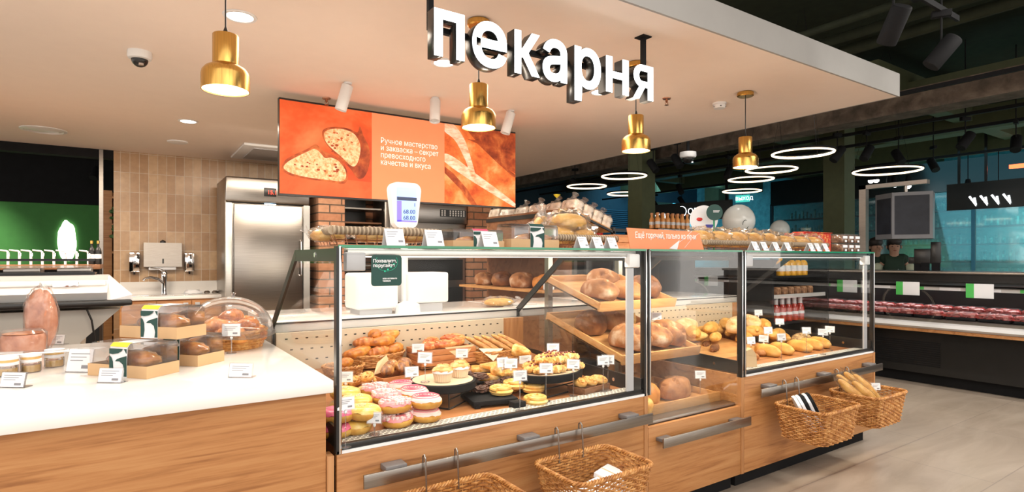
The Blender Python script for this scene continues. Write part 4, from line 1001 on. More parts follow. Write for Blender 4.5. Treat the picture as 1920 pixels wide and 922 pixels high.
p = deck(985, 772, VG); tag(G().cbox((0, 0, .004), (.16, .02, .008), .002).build('label_rail', GPLAST, None, loc=(p[0], p[1], VG)), 'short grey plastic rail lying on the vent strip', 'rail')
# ------------------------------------------------------------------ loaves in the narrow case
def g_loaf(L, w, h, seed=0, cut=3, amp=.08):
    g = G()
    def sc(x, y, z): return 1 - (.20 * max(0, sin(x * cut * pi / 1.3 + .6)) ** 6 if z > .2 else 0)
    g.blob(L / 2, w / 2, h * .62, (0, 0, h * .42), amp, 2.2, seed, 28, .66, power=.9, scores=sc); return g
RL = single('round_loaf', 'bread', lambda: g_loaf(.24, .21, .13, 1), FLOUR); RD = single('dark_loaf', 'bread', lambda: g_loaf(.25, .18, .13, 2), DLOAF)
OV = single('oval_loaf', 'bread', lambda: g_loaf(.28, .16, .12, 5, 4), FLOUR); GL = single('golden_loaf', 'bread', lambda: g_loaf(.27, .15, .115, 7, 1), GOLD); GR = single('rough_loaf', 'bread', lambda: g_loaf(.25, .16, .115, 8, 5, .12), LOAF)
GT = single('sliced_loaf', 'bread', lambda: g_loaf(.20, .15, .11, 9, 2), BAG)
def on_tray(K, x, s, ya, za, yb, zb, lab, a=90, sc=1, g='loaves in the narrow case', dz=.010):
    y = ya + (yb - ya) * s; z = za + (zb - za) * s + dz; K(lab, (x, y, z), 0, g, sc, rot=(math.atan2(zb - za, yb - ya), 0, R(a)))
U = (2.36, 1.02, 2.84, 1.16); Mm = (2.18, .75, 2.84, .93); Lw = (2.06, .497, 2.55, .505)
on_tray(OV, 2.28, .30, *U, 'pale rough loaf at the left of the upper tray'); on_tray(RL, 2.45, .62, *U, 'floured loaf behind the middle of the upper tray', 70); on_tray(RD, 2.68, .35, *U, 'dark crusted loaf at the right of the upper tray', 80); on_tray(GR, 2.48, .25, *U, 'brown loaf in the middle front of the upper tray')
on_tray(RD, 2.29, .62, *Mm, 'dark loaf with white floured burst at the back of the middle tray', 20); on_tray(RL, 2.34, .20, *Mm, 'round floured loaf at the front left of the middle tray', 95, 1.1); on_tray(FLO := OV, 2.52, .24, *Mm, 'floured loaf in the middle front of the middle tray', 95, 1.1)
on_tray(RL, 2.68, .25, *Mm, 'wide floured loaf at the front right of the middle tray', 60, 1.05); on_tray(GT, 2.60, .68, *Mm, 'white loaf at the back right of the middle tray', 20); on_tray(GR, 2.46, .60, *Mm, 'brown loaf behind the two floured loaves of the middle tray', 100)
on_tray(GL, 2.34, .28, *Lw, 'smooth golden loaf at the front of the lowest tray', 25, 1.1); on_tray(GR, 2.62, .34, *Lw, 'rough floured golden loaf at the right of the lowest tray', 12, 1.05); on_tray(GL, 2.26, .78, *Lw, 'golden loaf behind the smooth one on the lowest tray', 60); on_tray(GT, 2.215, .10, *Lw, 'pale loaf end at the left corner of the lowest tray', 90, .8)
on_tray(GR, 2.50, .8, *Lw, 'golden loaf at the back of the lowest tray', 0)
tagat(TAGL, 1313, 752, .505, 'price tag behind the loaves on the lowest oak tray', 0, 'price tags in the narrow case')
p = at(1242, 640, Y=2.25); TAG('price tag leaning above the middle oak tray', (2.72, 2.45, .845), FACE, 'price tags in the narrow case')

# ------------------------------------------------------------------ bread in the right case
Z3 = ZD + .001
G1 = single('yellow_roll', 'bread roll', lambda: g_long(.19, .036, .036, 3, 3, 0, .05), BAG)
G2 = single('large_baguette', 'baguette', lambda: g_long(.30, .048, .045, 4, 6, 0, .1), BAG)
G3 = single('seeded_loaf', 'bread', lambda: g_loaf(.24, .13, .095, 3, 2, .05), SEED); G4 = single('brown_bun', 'bread roll', lambda: g_bun(.045, .05, 2), LOAF)
G5 = single('tiger_loaf', 'bread', lambda: g_loaf(.30, .14, .10, 4, 5, .08), crust('ciabatta_crust', (.66, .32, .10), (.84, .60, .32), (.92, .80, .58), 7, 50, .6, .4)); G6 = single('dark_twist', 'bread roll', lambda: g_braid(.20), DLOAF)
RISE = 0
rolls = [(1452, 668, 100), (1478, 664, 96), (1512, 659, 98), (1532, 655, 96), (1549, 652, 90), (1462, 642, 100), (1492, 638, 92)]
labs = ['yellow roll nearest the paper bag in the right case front row', 'second yellow roll from the paper bag in the front row', 'third yellow roll from the paper bag in the front row', 'fourth yellow roll from the paper bag in the front row', 'last yellow roll of the front row, beside the seeded loaf', 'yellow roll in the second row behind the tilted tag', 'yellow roll in the second row close to the seeded loaf']
for (px, py, a), lab in zip(rolls, labs):
    p = at(px, py, Z=Z3); G1(lab, (min(p.x, 4.30), min(p.y + .05, 2.8), Z3), R(a - 25), 'yellow rolls in the right case', 1.25)
for i, (px, py, dz, a, K, lab) in enumerate(((1440, 630, .05, 25, G2, 'large pale baguette lying across behind the yellow rolls'), (1500, 626, .05, 15, G2, 'large pale baguette at the middle of the right case'), (1420, 618, .10, 30, G2, 'pale baguette stacked on the heap near the case post'), (1345, 628, .05, 10, G2, 'pale baguette seen through the narrow case glass'), (1330, 612, .08, 25, G2, 'topmost pale baguette seen through the narrow case glass'), (1300, 640, .04, -10, G2, 'pale baguette at the far left of the right case'),
        (1455, 606, .09, 10, G5, 'large slashed white loaf at the back of the right case'), (1390, 606, .10, 20, G5, 'slashed white loaf behind the case post'), (1340, 592, .10, 0, G5, 'slashed white loaf at the back left of the right case'), (1500, 612, .05, -10, G5, 'flat white loaf behind the tags in the right case'), (1395, 640, .03, 15, G2, 'pale baguette low behind the case post'))):
    p = at(px, py, Z=Z3 + dz); y = min(p.y, 2.86); K(lab, (min(4.15, max(3.02, p.x - (p.y - y) * .6)), y, Z3 + dz * .8), R(a), 'pale breads heaped in the right case')
t = thing('display_riser', 'low sloping oak riser under the pale breads in the right case', 'riser', (0, 0, 0)); G().prism([(2.35, ZD), (2.98, ZD), (2.98, ZD + .07), (2.9, ZD + .075), (2.40, ZD + .02)], 2.94, 3.75, 'x').build('body', TRAYW, t, False)
for px, py, a, K, lab in ((1535, 645, 10, G3, 'oval seed covered loaf nearest the right end of the case'), (1508, 625, 20, G3, 'seed covered loaf behind the first one')):
    p = at(px, py, Z=Z3); K(lab, (min(p.x + .06, 4.2), min(p.y + .03, 2.8), Z3), R(a), 'seeded loaves')
for px, py, lab in ((1418, 675, 'brown bun behind the kraft bag'), (1432, 668, 'brown bun right of the kraft bag'), (1440, 655, 'brown bun behind the others by the kraft bag'), (1425, 655, 'brown bun at the back by the case post')):
    p = at(px, py, Z=Z3); G4(lab, (p.x, p.y + .02, Z3), rr(), 'small brown buns by the kraft bag', .8)
for px, py, lab in ((1300, 655, 'dark twisted roll seen through the narrow case, nearer the front'), (1325, 648, 'dark twisted roll seen through the narrow case, further right'), (1340, 655, 'dark twisted roll near the glass of the narrow case')):
    p = at(px, py, Z=Z3 + .03); G6(lab, (max(3.02, p.x), min(p.y, 2.8), Z3 + .02), R(30), 'dark twisted rolls in the right case')
GRD = single('dark_loaf', 'bread', lambda: g_loaf(.22, .15, .11, 12), DLOAF)
GRD('dark brown loaf at the rear left of the right case', (3.06, 2.86, Z3 + .07), R(40)); GR('orange brown loaf at the rear of the right case', (3.82, 2.84, Z3), R(20)); GR('second orange brown loaf at the rear of the right case', (4.05, 2.80, Z3), R(0))
def mk_bag():
    t = thing('paper_bag', 'x', 'bag'); g = G()
    g.prism([(-.045, 0), (.05, 0), (.045, .08), (.02, .115), (-.02, .10), (-.04, .085)], -.03, .03, 'y'); g.build('body', PAPER, t, False); return t
p = at(1405, 690, Z=Z3); Kind(mk_bag)('crumpled kraft paper bag in the left corner of the right case', (p.x + .02, p.y + .03, Z3), FACE)
for K, px, py, z, rz, lab in ((TAG, 1408, 668, ZD + .0, 15, 'price tag above the kraft bag'), (TAG, 1432, 664, ZD, -40, 'narrow turned price tag before the brown buns'), (TAGL, 1465, 676, VG, 10, 'tilted price tag before the yellow rolls'), (TAGL, 1512, 660, VG, 0, 'price tag at the middle of the yellow rolls'), (TAGL, 1543, 664, VG, -20, 'turned price tag in front of the seeded loaf'), (TAGL, 1556, 657, VG, -35, 'narrow price tag alone near the right end of the bread case'),
        (TAGL, 1462, 640, ZD + .03, -15, 'price tag standing among the white loaves'), (TAG, 1422, 610, ZD + .10, 0, 'price tag at the back of the white loaves'), (TAG, 1370, 645, ZD, 0, 'price tag seen beside the black case post'), (TAG, 1440, 648, ZD + .05, 10, 'price tag on the middle of the bread heap')):
    tagat(K, px, py, z, lab, rz, 'clip price tags in the right bread case')
p = at(1520, 668, Z=VG); tag(G().cbox((0, 0, .004), (.14, .02, .008), .002).build('label_rail', WPLAST, None, loc=(p.x, p.y, VG)), 'short white rail lying on the right case vent strip', 'rail')

# ------------------------------------------------------------------ on the white counter
def local_poly(pts, z): return [(x, y, z) for x, y in pts]
def mk_cakebox(strip=YEL):
    def mk():
        L, Wd, hb, ht = .26, .135, .042, .115
        t = thing('cake_box', 'x', 'cake box')
        base = G().box(0, L, 0, Wd, 0, .003)
        base.box(0, L, 0, .003, .003, hb).box(0, L, Wd - .003, Wd, .003, hb).box(0, .003, .003, Wd - .003, .003, hb).box(L - .003, L, .003, Wd - .003, .003, hb)
        base.build('kraft_tray', KRAFT, t, False)
        G().prism([(.004, hb - .01), (.004, ht - .012), (.014, ht), (Wd - .014, ht), (Wd - .004, ht - .012), (Wd - .004, hb - .01)], .004, L - .004, 'x').build('clear_lid', ACRYL, t, False)
        x0, x1 = .10, .175
        s = G().prism([(-.001, .0), (-.001, hb + .001), (.002, ht - .010), (.013, ht + .0015), (Wd - .013, ht + .0015), (Wd - .002, ht - .01), (Wd + .001, hb), (Wd + .001, 0), (Wd, 0), (Wd, hb), (Wd - .004, ht - .012), (Wd - .014, ht + .0008), (.014, ht + .0008), (.003, ht - .012), (0, hb), (0, 0)], x0, x1, 'x').build('sleeve', CARD, t, False)
        def pr(pts, mat, nm, face=.0022):
            return G().prism([(x0 + (x1 - x0) * u, .004 + (ht - .016) * v) for u, v in pts], -.0028, -.0012, 'y').build(nm, mat, s, False)
        pr([(0, 0), (.16, 0), (.22, .25), (.2, .5), (.1, .66), (0, .70)], GRN, 'leaf_print'); pr([(.84, 0), (1, 0), (1, .72), (.9, .70), (.7, .66), (.45, .60), (.34, .52), (.6, .52), (.8, .42), (.88, .2)], GRN, 'leaf_print')
        pr([(0, .96), (0, .78), (.2, .76), (.5, .80), (.7, .88), (.78, .96)], GRN, 'leaf_print'); pr([(.86, .96), (1, .96), (1, .80)], GRN, 'leaf_print')
        G().prism([(.002, ht - .010), (.013, ht + .0015), (.022, ht + .0015), (.022, ht + .003), (.012, ht + .003), (.0, ht - .009)], x0, x1, 'x').build('colour_strip', strip, s, False)
        return t
    return Kind(mk)
CB = mk_cakebox(); CAKE = single('glazed_cake', 'cake', lambda: G().blob(.11, .052, .036, (0, 0, .045), .12, 3, 5, 26, .8, .9), crust('glazed_cake_crust', (.34, .10, .02), (.62, .24, .05), (.80, .46, .16), 16, 50, .2, .4, .8))
AX = Vector((-.656, .755)); BX = Vector((.755, .656))
# the tray's long side runs away from the viewer; local x = AX, local y = BX after turning by 131 degrees (mirrored to keep the printed side out)
def cakebox(K, cx, cy, z, lab, cl):
    # printed long side must face lower left: local -y axis -> -BX ; local x -> -AX
    o = K(lab, (cx + AX.x * .26, cy + AX.y * .26, z), math.atan2(-AX.y, -AX.x), 'boxed glazed cakes on the white counter')
    c = Vector((cx, cy)) + AX * .13 + BX * .0675; CAKE(cl, (c.x, c.y, z + .004), math.atan2(AX.y, AX.x), 'cakes in clear boxes')
cakebox(CB, .047, 2.304, .9005, 'clear topped kraft cake box standing nearest on the white counter', 'glazed cake inside the nearest kraft box')
cakebox(CB, .2136, 2.463, .9005, 'kraft cake box behind the others next to the domed basket', 'glazed cake inside the box next to the domed basket')
cakebox(CB, .139, 2.36, 1.022, 'kraft cake box stacked on top of the two others', 'glazed cake inside the topmost kraft box')
# dome basket
DB = oval_basket(.135, .135, .075, WICKD, n=84, rows=7, flare=1.16, stake=34)
dc = (.385, 2.93)
DB('round wicker basket of croissants under a clear dome', (*dc, .901), 0)
def mk_dome():
    t = thing('clear_dome', 'x', 'lid'); pr = [(.185 * cos(a), .150 * sin(a)) for a in [i * pi / 2 / 12 for i in range(13)]]
    G().lathe([(.195, -.004), (.195, 0)] + pr, 44).build('dome', DOME, t)
    G().lathe([(0, .150), (.008, .150), (.006, .160), (.012, .168), (0, .172)], 14).build('knob', ACRYL, t); return t
Kind(mk_dome)('tilted clear plastic dome lid over the croissant basket', (dc[0], dc[1] - .01, .985), 0, rot=(R(7), R(4), 0))
random.seed(21); rs = [(0, .0, .11)] + [(.062 * cos(k * 1.047), .062 * sin(k * 1.047), .075) for k in range(6)] + [(.100 * cos(k * .785 + .3), .100 * sin(k * .785 + .3), .035) for k in range(8)]
nm_ = ['top', 'upper front', 'upper right', 'upper rear', 'upper left', 'inner front', 'inner rear'] + ['outer'] * 8
for i, (x, y, z) in enumerate(rs):
    (CR if i % 2 else CRD)('large glossy croissant piled under the clear dome', (dc[0] + x, dc[1] + y, .90 + z), 0, 'croissants under the clear dome', 1.25, rot=(R(random.uniform(-20, 20)), R(random.uniform(-15, 15)), rr()))
p = at(434, 662, Z=.9); mk_tag(.075, .052, .065, -5)('clip price tag standing before the domed croissant basket', (p.x, p.y, .9005), FACE + R(5))
def mk_lcard(w, h, lean=-12, thick=.004):
    def mk():
        t = thing('price_card', 'x', 'price card'); c = G().box(-w / 2, w / 2, -.001, thick - .001, 0, h, .0008, 1).build('holder', ACRYL, t, False, rot=(R(lean), 0, 0)); f = G().box(-w / 2 + .003, w / 2 - .003, -.0022, -.0012, .003, h - .003).build('card', CARD, t, False, rot=(R(lean), 0, 0)); card_print(w, h, f, -.0022)
        G().box(-w / 2, w / 2, -.001, .03, 0, .003).build('foot', ACRYL, t, False); return t
    return Kind(mk)
LC = mk_lcard(.085, .05); LCB = mk_lcard(.10, .085)
for K, px, py, rz, lab in ((LC, 205, 718, 0, 'price card in front of the nearest kraft cake box'), (LCB, 147, 698, 0, 'tall price card beside the glass jars'), (LC, 22, 727, 0, 'price card at the left edge before the nearest jar'), (LC, 104, 646, 0, 'price card beside the brown cake at the back of the counter')):
    p = at(px, py, Z=.9); K(lab, (p.x, p.y, .9005), FACE + R(rz - 4), 'price cards on the white counter')
p = at(450, 708, Z=.9); o = LC('price card leaning alone on the empty part of the white counter', (p.x, p.y, .9005), FACE + R(-4), 'price cards on the white counter')
def mk_jar():
    t = thing('dessert_jar', 'x', 'jar'); G().lathe([(0, 0), (.026, 0), (.028, .004), (.028, .030), (.024, .036)], 24).build('glass_body', ACRYL, t)
    G().lathe([(0, .003), (.025, .003), (.025, .024), (0, .024)], 20).build('filling', HONEY, t)
    G().lathe([(0, .034), (.028, .034), (.0285, .038), (.0285, .042), (.026, .044), (0, .044)][::1], 24).lathe([(0, .052), (.0285, .052), (.0285, .060), (0, .060)], 24).build('lid', CARD, t)
    G().lathe([(0, .044), (.027, .044), (.027, .052), (0, .052)], 24).build('label_band', HONEY, t); return t
JAR = Kind(mk_jar)
for px, py, lab in ((14, 704, 'small dessert jar nearest the left edge of the counter'), (58, 697, 'small dessert jar in the middle of the three'), (102, 687, 'small dessert jar nearest the tall price card')):
    p = at(px, py, Z=.9); JAR(lab, (p.x, p.y, .9005), 0, 'dessert jars on the white counter', 1.1)
t = thing('acrylic_cover', 'low clear acrylic cover along the left edge of the counter', 'cover', (0, 0, 0))
q0, q1 = at(0, 672, Z=.96), at(172, 655, Z=.96); G().prism([(q0.x - .3, q0.y + .05), (q1.x, q1.y), (q1.x + .05, q1.y + .04), (q0.x - .25, q0.y + .22)], .958, .962, 'z').build('sheet', ACRYL, t, False)
G().tube([(q0.x - .3, q0.y + .05, .96), ((q0.x + q1.x) / 2, (q0.y + q1.y) / 2, .965), (q1.x, q1.y, .96)], .004, 6).build('edge', ALU, t)
for s_ in (q1, q0): G().cyl((s_.x + .0, s_.y + .03, .90), (s_.x, s_.y + .03, .958), .005, 8).build('post', ACRYL, t)
# panettone and cake at the back
p = at(75, 655, Z=.9); g = G(); g.blob(.075, .06, .175, (0, 0, .165), .14, 3.0, 3, 26, .93, .85)
PW = crust('wrapped_sponge', (.40, .13, .07), (.60, .24, .13), (.74, .40, .28), 12, 30, .35, .4, .5)
t = thing('wrapped_cake', 'tall brown sponge cake wrapped in clear film at the counter back', 'cake', (p.x, p.y + .03, .9005)); t.scale = (.78, .78, .80); g.build('cake', PW, t)
g = G(); g.blob(.082, .067, .185, (0, 0, .172), .22, 6.0, 3, 26, .93, .8); g.build('film_wrap', FILM, t)
p = at(45, 662, Z=.9); t = thing('round_cake', 'low round cake with brown top in front of the tall wrapped one', 'cake', (p.x, p.y - .02, .9005)); G().lathe([(0, 0), (.075, 0), (.078, .07), (.07, .085), (0, .085)], 32).build('cake', PW, t); G().lathe([(0, .084), (.066, .086), (.07, .09), (.04, .096), (0, .097)], 28).build('browned_top', CROISD, t); G().lathe([(.081, 0), (.083, .09), (.07, .104)], 28).build('film_wrap', FILM, t)
# price card on glass (QR left out)
t = thing('feedback_sticker', 'dark green rounded sticker with white writing on the case glass', 'sticker', (0, 0, 0))
a_, b_ = at(696, 478, Y=FY), at(753, 535, Y=FY); g = G(); w, h = b_.x - a_.x, a_.z - b_.z; r = .012; pts = []
for cx_, cz_, s0 in ((b_.x - r, a_.z - r, 0), (a_.x + r, a_.z - r, 90), (a_.x + r, b_.z + r, 180), (b_.x - r, b_.z + r, 270)): pts += [(cx_ + r * cos(R(s0 + k * 18)), cz_ + r * sin(R(s0 + k * 18))) for k in range(6)]
bs = g.prism(pts, FY - .0005, FY + .001, 'y').build('sheet', GRN, t, False)
text('headline', 'Похвалите,\nпоругайте', .0165, CARD, t, (a_.x + .006, FY - .001, a_.z - .026), bold=.0003)
text('small_line', 'или оставьте\nчаевые', .0085, CARD, t, (a_.x + .042, FY - .001, b_.z + .024), bold=.0002)
g = G()
for k in range(4): g.cyl((a_.x + w * (.44 + .10 * k), FY - .001, a_.z - h * (.52 - .045 * k - .01 * k * k)), (a_.x + w * (.44 + .10 * k), FY - .0002, a_.z - h * (.52 - .045 * k - .01 * k * k)), .0032, 10)
g.tube([(a_.x + w * (.5 + .36 * cos(R(q))), FY - .001, a_.z - h * .22 + h * .30 * sin(R(q))) for q in range(150, 400, 10)], .0005, 4)
g.build('dotted_arc', plain('mint_print', (.02, .55, .32), .6), t)
# more loaves at the rear of the right case, filling the heap
random.seed(77)
for i in range(16):
    x = 3.02 + .085 * i * .95; y = 2.60 + .2 * ((i * 7) % 3) / 2
    (G2, G5, G1, G2)[i % 4](['pale baguette', 'slashed white loaf', 'yellow roll', 'pale baguette'][i % 4] + ' in the rear heap of the right case, ' + ['nearest the narrow case', 'second', 'third', 'fourth', 'fifth', 'sixth', 'seventh', 'eighth', 'ninth', 'tenth', 'eleventh', 'twelfth', 'thirteenth', 'fourteenth', 'fifteenth', 'last toward the seeded loaf'][i], (min(x, 4.1), y, Z3 + .065 + .045 * (i % 2)), R(random.uniform(-30, 60)), 'breads in the rear heap of the right case')
# ------------------------------------------------------------------ things on top of the cases
ZTT = ZT + .0035
def rope_basket(L, D, h):
    def mk():
        t = thing('wire_basket', 'x', 'basket'); g = G()
        for z, f in ((.004, .90), (h * .4, .94)):
            g.tube([(-L / 2 * f, -D / 2 * f, z), (L / 2 * f, -D / 2 * f, z), (L / 2 * f, D / 2 * f, z), (-L / 2 * f, D / 2 * f, z)], .0022, 5, True)
        n = 10
        for k in range(n + 1):
            x = -L / 2 + L * k / n
            for s in (-1, 1): g.tube([(x * .9, s * D / 2 * .9, .004), (x, s * D / 2, h)], .0018, 5)
        for k in range(1, 6):
            for s in (-1, 1): g.tube([(s * L / 2 * .9, -D / 2 + D * k / 6, .004), (s * L / 2, -D / 2 + D * k / 6, h)], .0018, 5)
        for k in range(12): g.tube([(-L / 2 * .9 + L * .9 * k / 11, -D / 2 * .9, .003), (-L / 2 * .9 + L * .9 * k / 11, D / 2 * .9, .003)], .0014, 4)
        g.build('wire_frame', COPPER, t)
        for nm, mat, ph in (('rattan_rim', ROPE, 0), ('dark_rattan_stripe', ROPED, 1)):
            g = G(); r = .0165
            def run(a, b, ax):
                ln = (Vector(b) - Vector(a)).length; m = int(ln / .0078)
                for k in range(m):
                    if k % 2 != ph: continue
                    p = Vector(a).lerp(Vector(b), (k + .5) / m); d = (Vector(b) - Vector(a)).normalized()
                    g.tube([p - d * .0037, p + d * .0037], [r, r], 10)
            P = [(-L / 2, -D / 2, h + .002), (L / 2, -D / 2, h + .002), (L / 2, D / 2, h + .002), (-L / 2, D / 2, h + .002)]
            for i in range(4): run(P[i], P[(i + 1) % 4], 0)
            g.build(nm, mat, t, kind='stuff')
        return t
    return Kind(mk)
def topx(px, y=2.2): return at(px, 460, Y=y).x
RB = rope_basket(.40, .26, .058)
L1 = (topx(617, 2.1), topx(829, 2.1)); RBA = rope_basket(L1[1] - L1[0] - .03, .26, .055)
RBA('wire basket with striped rattan rim beside the scale display', ((L1[0] + L1[1]) / 2, 2.24, ZTT))
def mk_bagged(bread, size, mat, brk=1):
    def mk():
        t = thing('bagged_bread', 'x', 'bread'); L, w, h = size
        G().blob(L / 2 * .88, w / 2 * .86, h / 2 * .8, (0, 0, h * .42), .08, 3, 4, 22, .8).build('bread', mat, t)
        g = G(); g.blob(L / 2, w / 2, h / 2, (0, 0, h * .48), .35, 5, 7, 26, .85)
        g.tube([(L * .42, 0, h * .5), (L * .52, 0, h * .6), (L * .60, .01, h * .8)], [h * .28, h * .08, h * .22], 9)
        g.build('clear_bag', FILM, t); return t
    return Kind(mk)
BGF = mk_bagged(0, (.15, .13, .07), BAG); BGL = mk_bagged(0, (.22, .13, .10), BAG)
gx0 = (L1[0] + L1[1]) / 2
for dx, lab in ((-.17, 'bagged flat bun at the left of the rattan rimmed basket'), (-.02, 'bagged flat bun in the middle of the rattan rimmed basket'), (.12, 'bagged flat bun at the right of the rattan rimmed basket')):
    BGF(lab, (gx0 + dx * 1.15, 2.23, ZTT + .012), R(180 + 10 * dx * 10), 'bagged buns beside the scale display')
def mk_tcard(w=.072, h=.062):
    def mk():
        t = thing('price_card', 'x', 'price card')
        c = G().prism([(-.026, 0), (-.0245, 0), (.0008, h), (-.0005, h)], -w / 2, w / 2, 'x').prism([(.0, h), (-.0005, h - .002), (.024, 0), (.026, 0)], -w / 2, w / 2, 'x').build('folded_card', CARD, t, False)
        g = G()
        def q(x0, x1, v0, v1):
            def pt(x, v): return (x, -.0268 + .0255 * v, h * v)
            g.add([pt(x0, v0), pt(x1, v0), pt(x1, v1), pt(x0, v1)], [(0, 1, 2, 3)])
        for k in range(3): q(-w * .40, w * (.2 - .1 * k), .80 - .13 * k, .83 - .13 * k)
        q(w * .15, w * .40, .2, .32); g.build('print', INK, t, False); return t
    return Kind(mk)
TC = mk_tcard(); TCS = mk_tcard(.052, .052)
for K, px, lab, g_ in ((TC, 738, 'slanted price card in front of the rattan rimmed basket', 0), (TC, 812, 'slanted price card at the right end of the rattan rimmed basket', 0), (TC, 916, 'slanted price card in front of the small clear cake box', 0),
        (TCS, 1090, 'left card of the three before the bagged loaves', 0), (TCS, 1118, 'middle card of the three before the bagged loaves', 0), (TCS, 1145, 'right card of the three before the bagged loaves', 0),
        (TCS, 1413, 'first slanted price card from the orange sign on the right case', 0), (TCS, 1430, 'second slanted price card from the orange sign on the right case', 0), (TCS, 1452, 'third slanted price card from the orange sign on the right case', 0), (TCS, 1474, 'fourth slanted price card from the orange sign on the right case', 0),
        (TCS, 1518, 'first of three cards before the dark cookie tubs', 0), (TCS, 1530, 'middle of three cards before the dark cookie tubs', 0), (TCS, 1545, 'last of three cards before the dark cookie tubs', 0)):
    s = 1.0 if K is TC else 1.0
    K(lab, (topx(px, 1.985), 1.985, ZTT), 0, 'price cards along the top glass', s)
BX_ = mk_cakebox(plain('print_crimson', (.62, .05, .12), .6))
o1 = BX_('clear topped kraft cake box with crimson strip beside the scale display', (topx(841, 2.1), 2.06, ZTT), R(4), None, (1.0, .8, .66))
CAKE('pale cake inside the box with the crimson strip', (topx(890, 2.12), 2.115, ZTT + .004), 0, None, (.85, .7, .55))
BX2 = mk_cakebox(GRN); BX2('clear topped kraft cake box with tall green and white band', (topx(949, 2.1), 2.06, ZTT), R(4), None, (1.08, .85, .92)); CAKE('cake inside the box with the tall green and white band', (topx(1000, 2.12), 2.12, ZTT + .004), 0, None, (.95, .8, .8))
# upright wrapped bun with printed sleeve
def mk_up():
    t = thing('wrapped_bun', 'x', 'bun'); G().blob(.05, .045, .05, (0, 0, .10), .1, 3, 3, 18).build('bun', BAG, t); G().blob(.055, .05, .06, (0, 0, .105), .35, 5, 9, 20).tube([(0, 0, .15), (-.01, 0, .175), (-.02, 0, .20)], [.02, .008, .022], 8).build('clear_bag', FILM, t); G().lathe([(0, 0), (.055, 0), (.055, .012), (0, .012)], 24).build('card_base', KRAFT, t); G().lathe([(.03, .01), (.035, .06)], 16).build('support', KRAFT, t); return t
Kind(mk_up)('bun in a tied clear bag standing highest by the boxed cakes', (topx(1018, 2.36), 2.36, ZTT), 0, None, 1.15)
L2 = (topx(1040, 2.1), topx(1163, 2.1)); RBB = rope_basket(L2[1] - L2[0] - .03, .26, .05); RBB('wire basket with striped rattan rim holding bagged loaves', ((L2[0] + L2[1]) / 2, 2.24, ZTT))
for dx, dz, lab in ((-.09, .012, 'bagged loaf at the left of the second rattan rimmed basket'), (.05, .012, 'bagged loaf at the right of the second rattan rimmed basket'), (-.02, .075, 'bagged loaf lying on top in the second rattan rimmed basket')):
    BGL(lab, ((L2[0] + L2[1]) / 2 + dx, 2.24, ZTT + dz), R(170 if dx < 0 else 10), 'bagged loaves on the long case', (1.15, 1.2, 1.3))
cx0 = topx(1150, 2.42); crate(.10, .07, .09, CRATE, 2)('wooden crate standing behind the coral sign', (cx0 + .04, 2.42, ZTT))
# coral sign
sg0, sg1 = at(1182, 465, Y=2.0).x, at(1320, 465, Y=2.0).x; t = thing('coral_sign', 'coral card sign with white slogan on the narrow case', 'sign', (0, 0, 0))
zb1, zt1 = ZTT, at(1182, 427, Y=2.0).z
g = G().prism([(sg0, zb1), (sg1, zb1), (sg1 - .035, zt1 - .02), (sg1 - .06, zt1 - .006), (sg0 - .025, zt1)], 2.0, 2.003, 'y'); cs = g.build('board', ORANGE, t, False)
text('slogan', 'Ещё горячий, только из печи', .042, glow(plain('sign_white', (.92, .85, .80), .6), .1), cs, (sg0 + .03, 1.9985, zb1 + .055), bold=.0002)
cs.children[0].scale.x = (sg1 - sg0 - .10) / (cs.children[0].data.vertices and max(v.co.x for v in cs.children[0].data.vertices))
G().prism([(sg0 + .28, zb1 + .005), (sg0 + .34, zb1 + .0), (sg0 + .36, zb1 + .05)], 1.9985, 1.9995, 'y').build('leaf_drawing', CARD, cs, False); G().tube([(sg0 + .32, 1.999, zb1 + .02), (sg0 + .40, 1.999, zb1 + .06), (sg0 + .46, 1.999, zb1 + .10)], .001, 4).tube([(sg0 + .40, 1.999, zb1 + .01), (sg0 + .46, 1.999, zb1 + .06), (sg0 + .52, 1.999, zb1 + .09)], .0008, 4).build('line_drawing', CARD, cs)
G().prism([(2.003, zb1), (2.08, zb1), (2.003, zb1 + .07)], (sg0 + sg1) / 2, (sg0 + sg1) / 2 + .002, 'x').build('strut', ORANGE, t, False)
# right case top
L3 = (topx(1322, 2.1), topx(1480, 2.1)); rb3 = rope_basket((L3[1] - L3[0]) / 1 - .03, .26, .045); rb3('rattan rimmed basket nearest the coral sign on the right case', ((L3[0] + L3[1]) / 2, 2.24, ZTT))
L4 = (topx(1484, 2.1), topx(1556, 2.1)); rb4 = rope_basket(L4[1] - L4[0] - .03, .26, .045); rb4('shorter rattan rimmed basket before the cookie tubs', ((L4[0] + L4[1]) / 2, 2.24, ZTT))
for k in range(5): BGL(['bagged loaf next to the coral sign', 'second bagged loaf from the coral sign', 'third bagged loaf from the coral sign', 'fourth bagged loaf from the coral sign', 'last bagged loaf of the longer right case basket'][k], (L3[0] + .09 + k * (L3[1] - L3[0] - .16) / 4, 2.22, ZTT + .012), R(100 - 8 * k), 'bagged loaves on the right case', (1.0, 1.1, 1.35))
for k in range(3): BGL(['bagged loaf at the left of the shorter basket', 'bagged loaf in the middle of the shorter basket', 'bagged loaf at the right of the shorter basket'][k], (L4[0] + .07 + k * (L4[1] - L4[0] - .13) / 2, 2.22, ZTT + .012), R(110), 'bagged loaves in the shorter basket', (.95, .9, 1.2))
def mk_tub():
    t = thing('cookie_tub', 'x', 'tub'); G().box(-.036, .036, -.036, .036, 0, .052, .006).build('cookies', COOKIE, t); G().box(-.039, .039, -.039, .039, .0, .058, .006).build('clear_tub', ACRYL, t); G().box(-.042, .042, -.042, .042, .055, .062, .003).build('lid', FILM, t)
    G().box(-.030, .030, -.0405, -.0395, .030, .048).build('label', CARD, t, False); G().box(-.004, .022, -.0405, -.0395, .006, .020).build('price_label', CARD, t, False); return t
TUB = Kind(mk_tub)
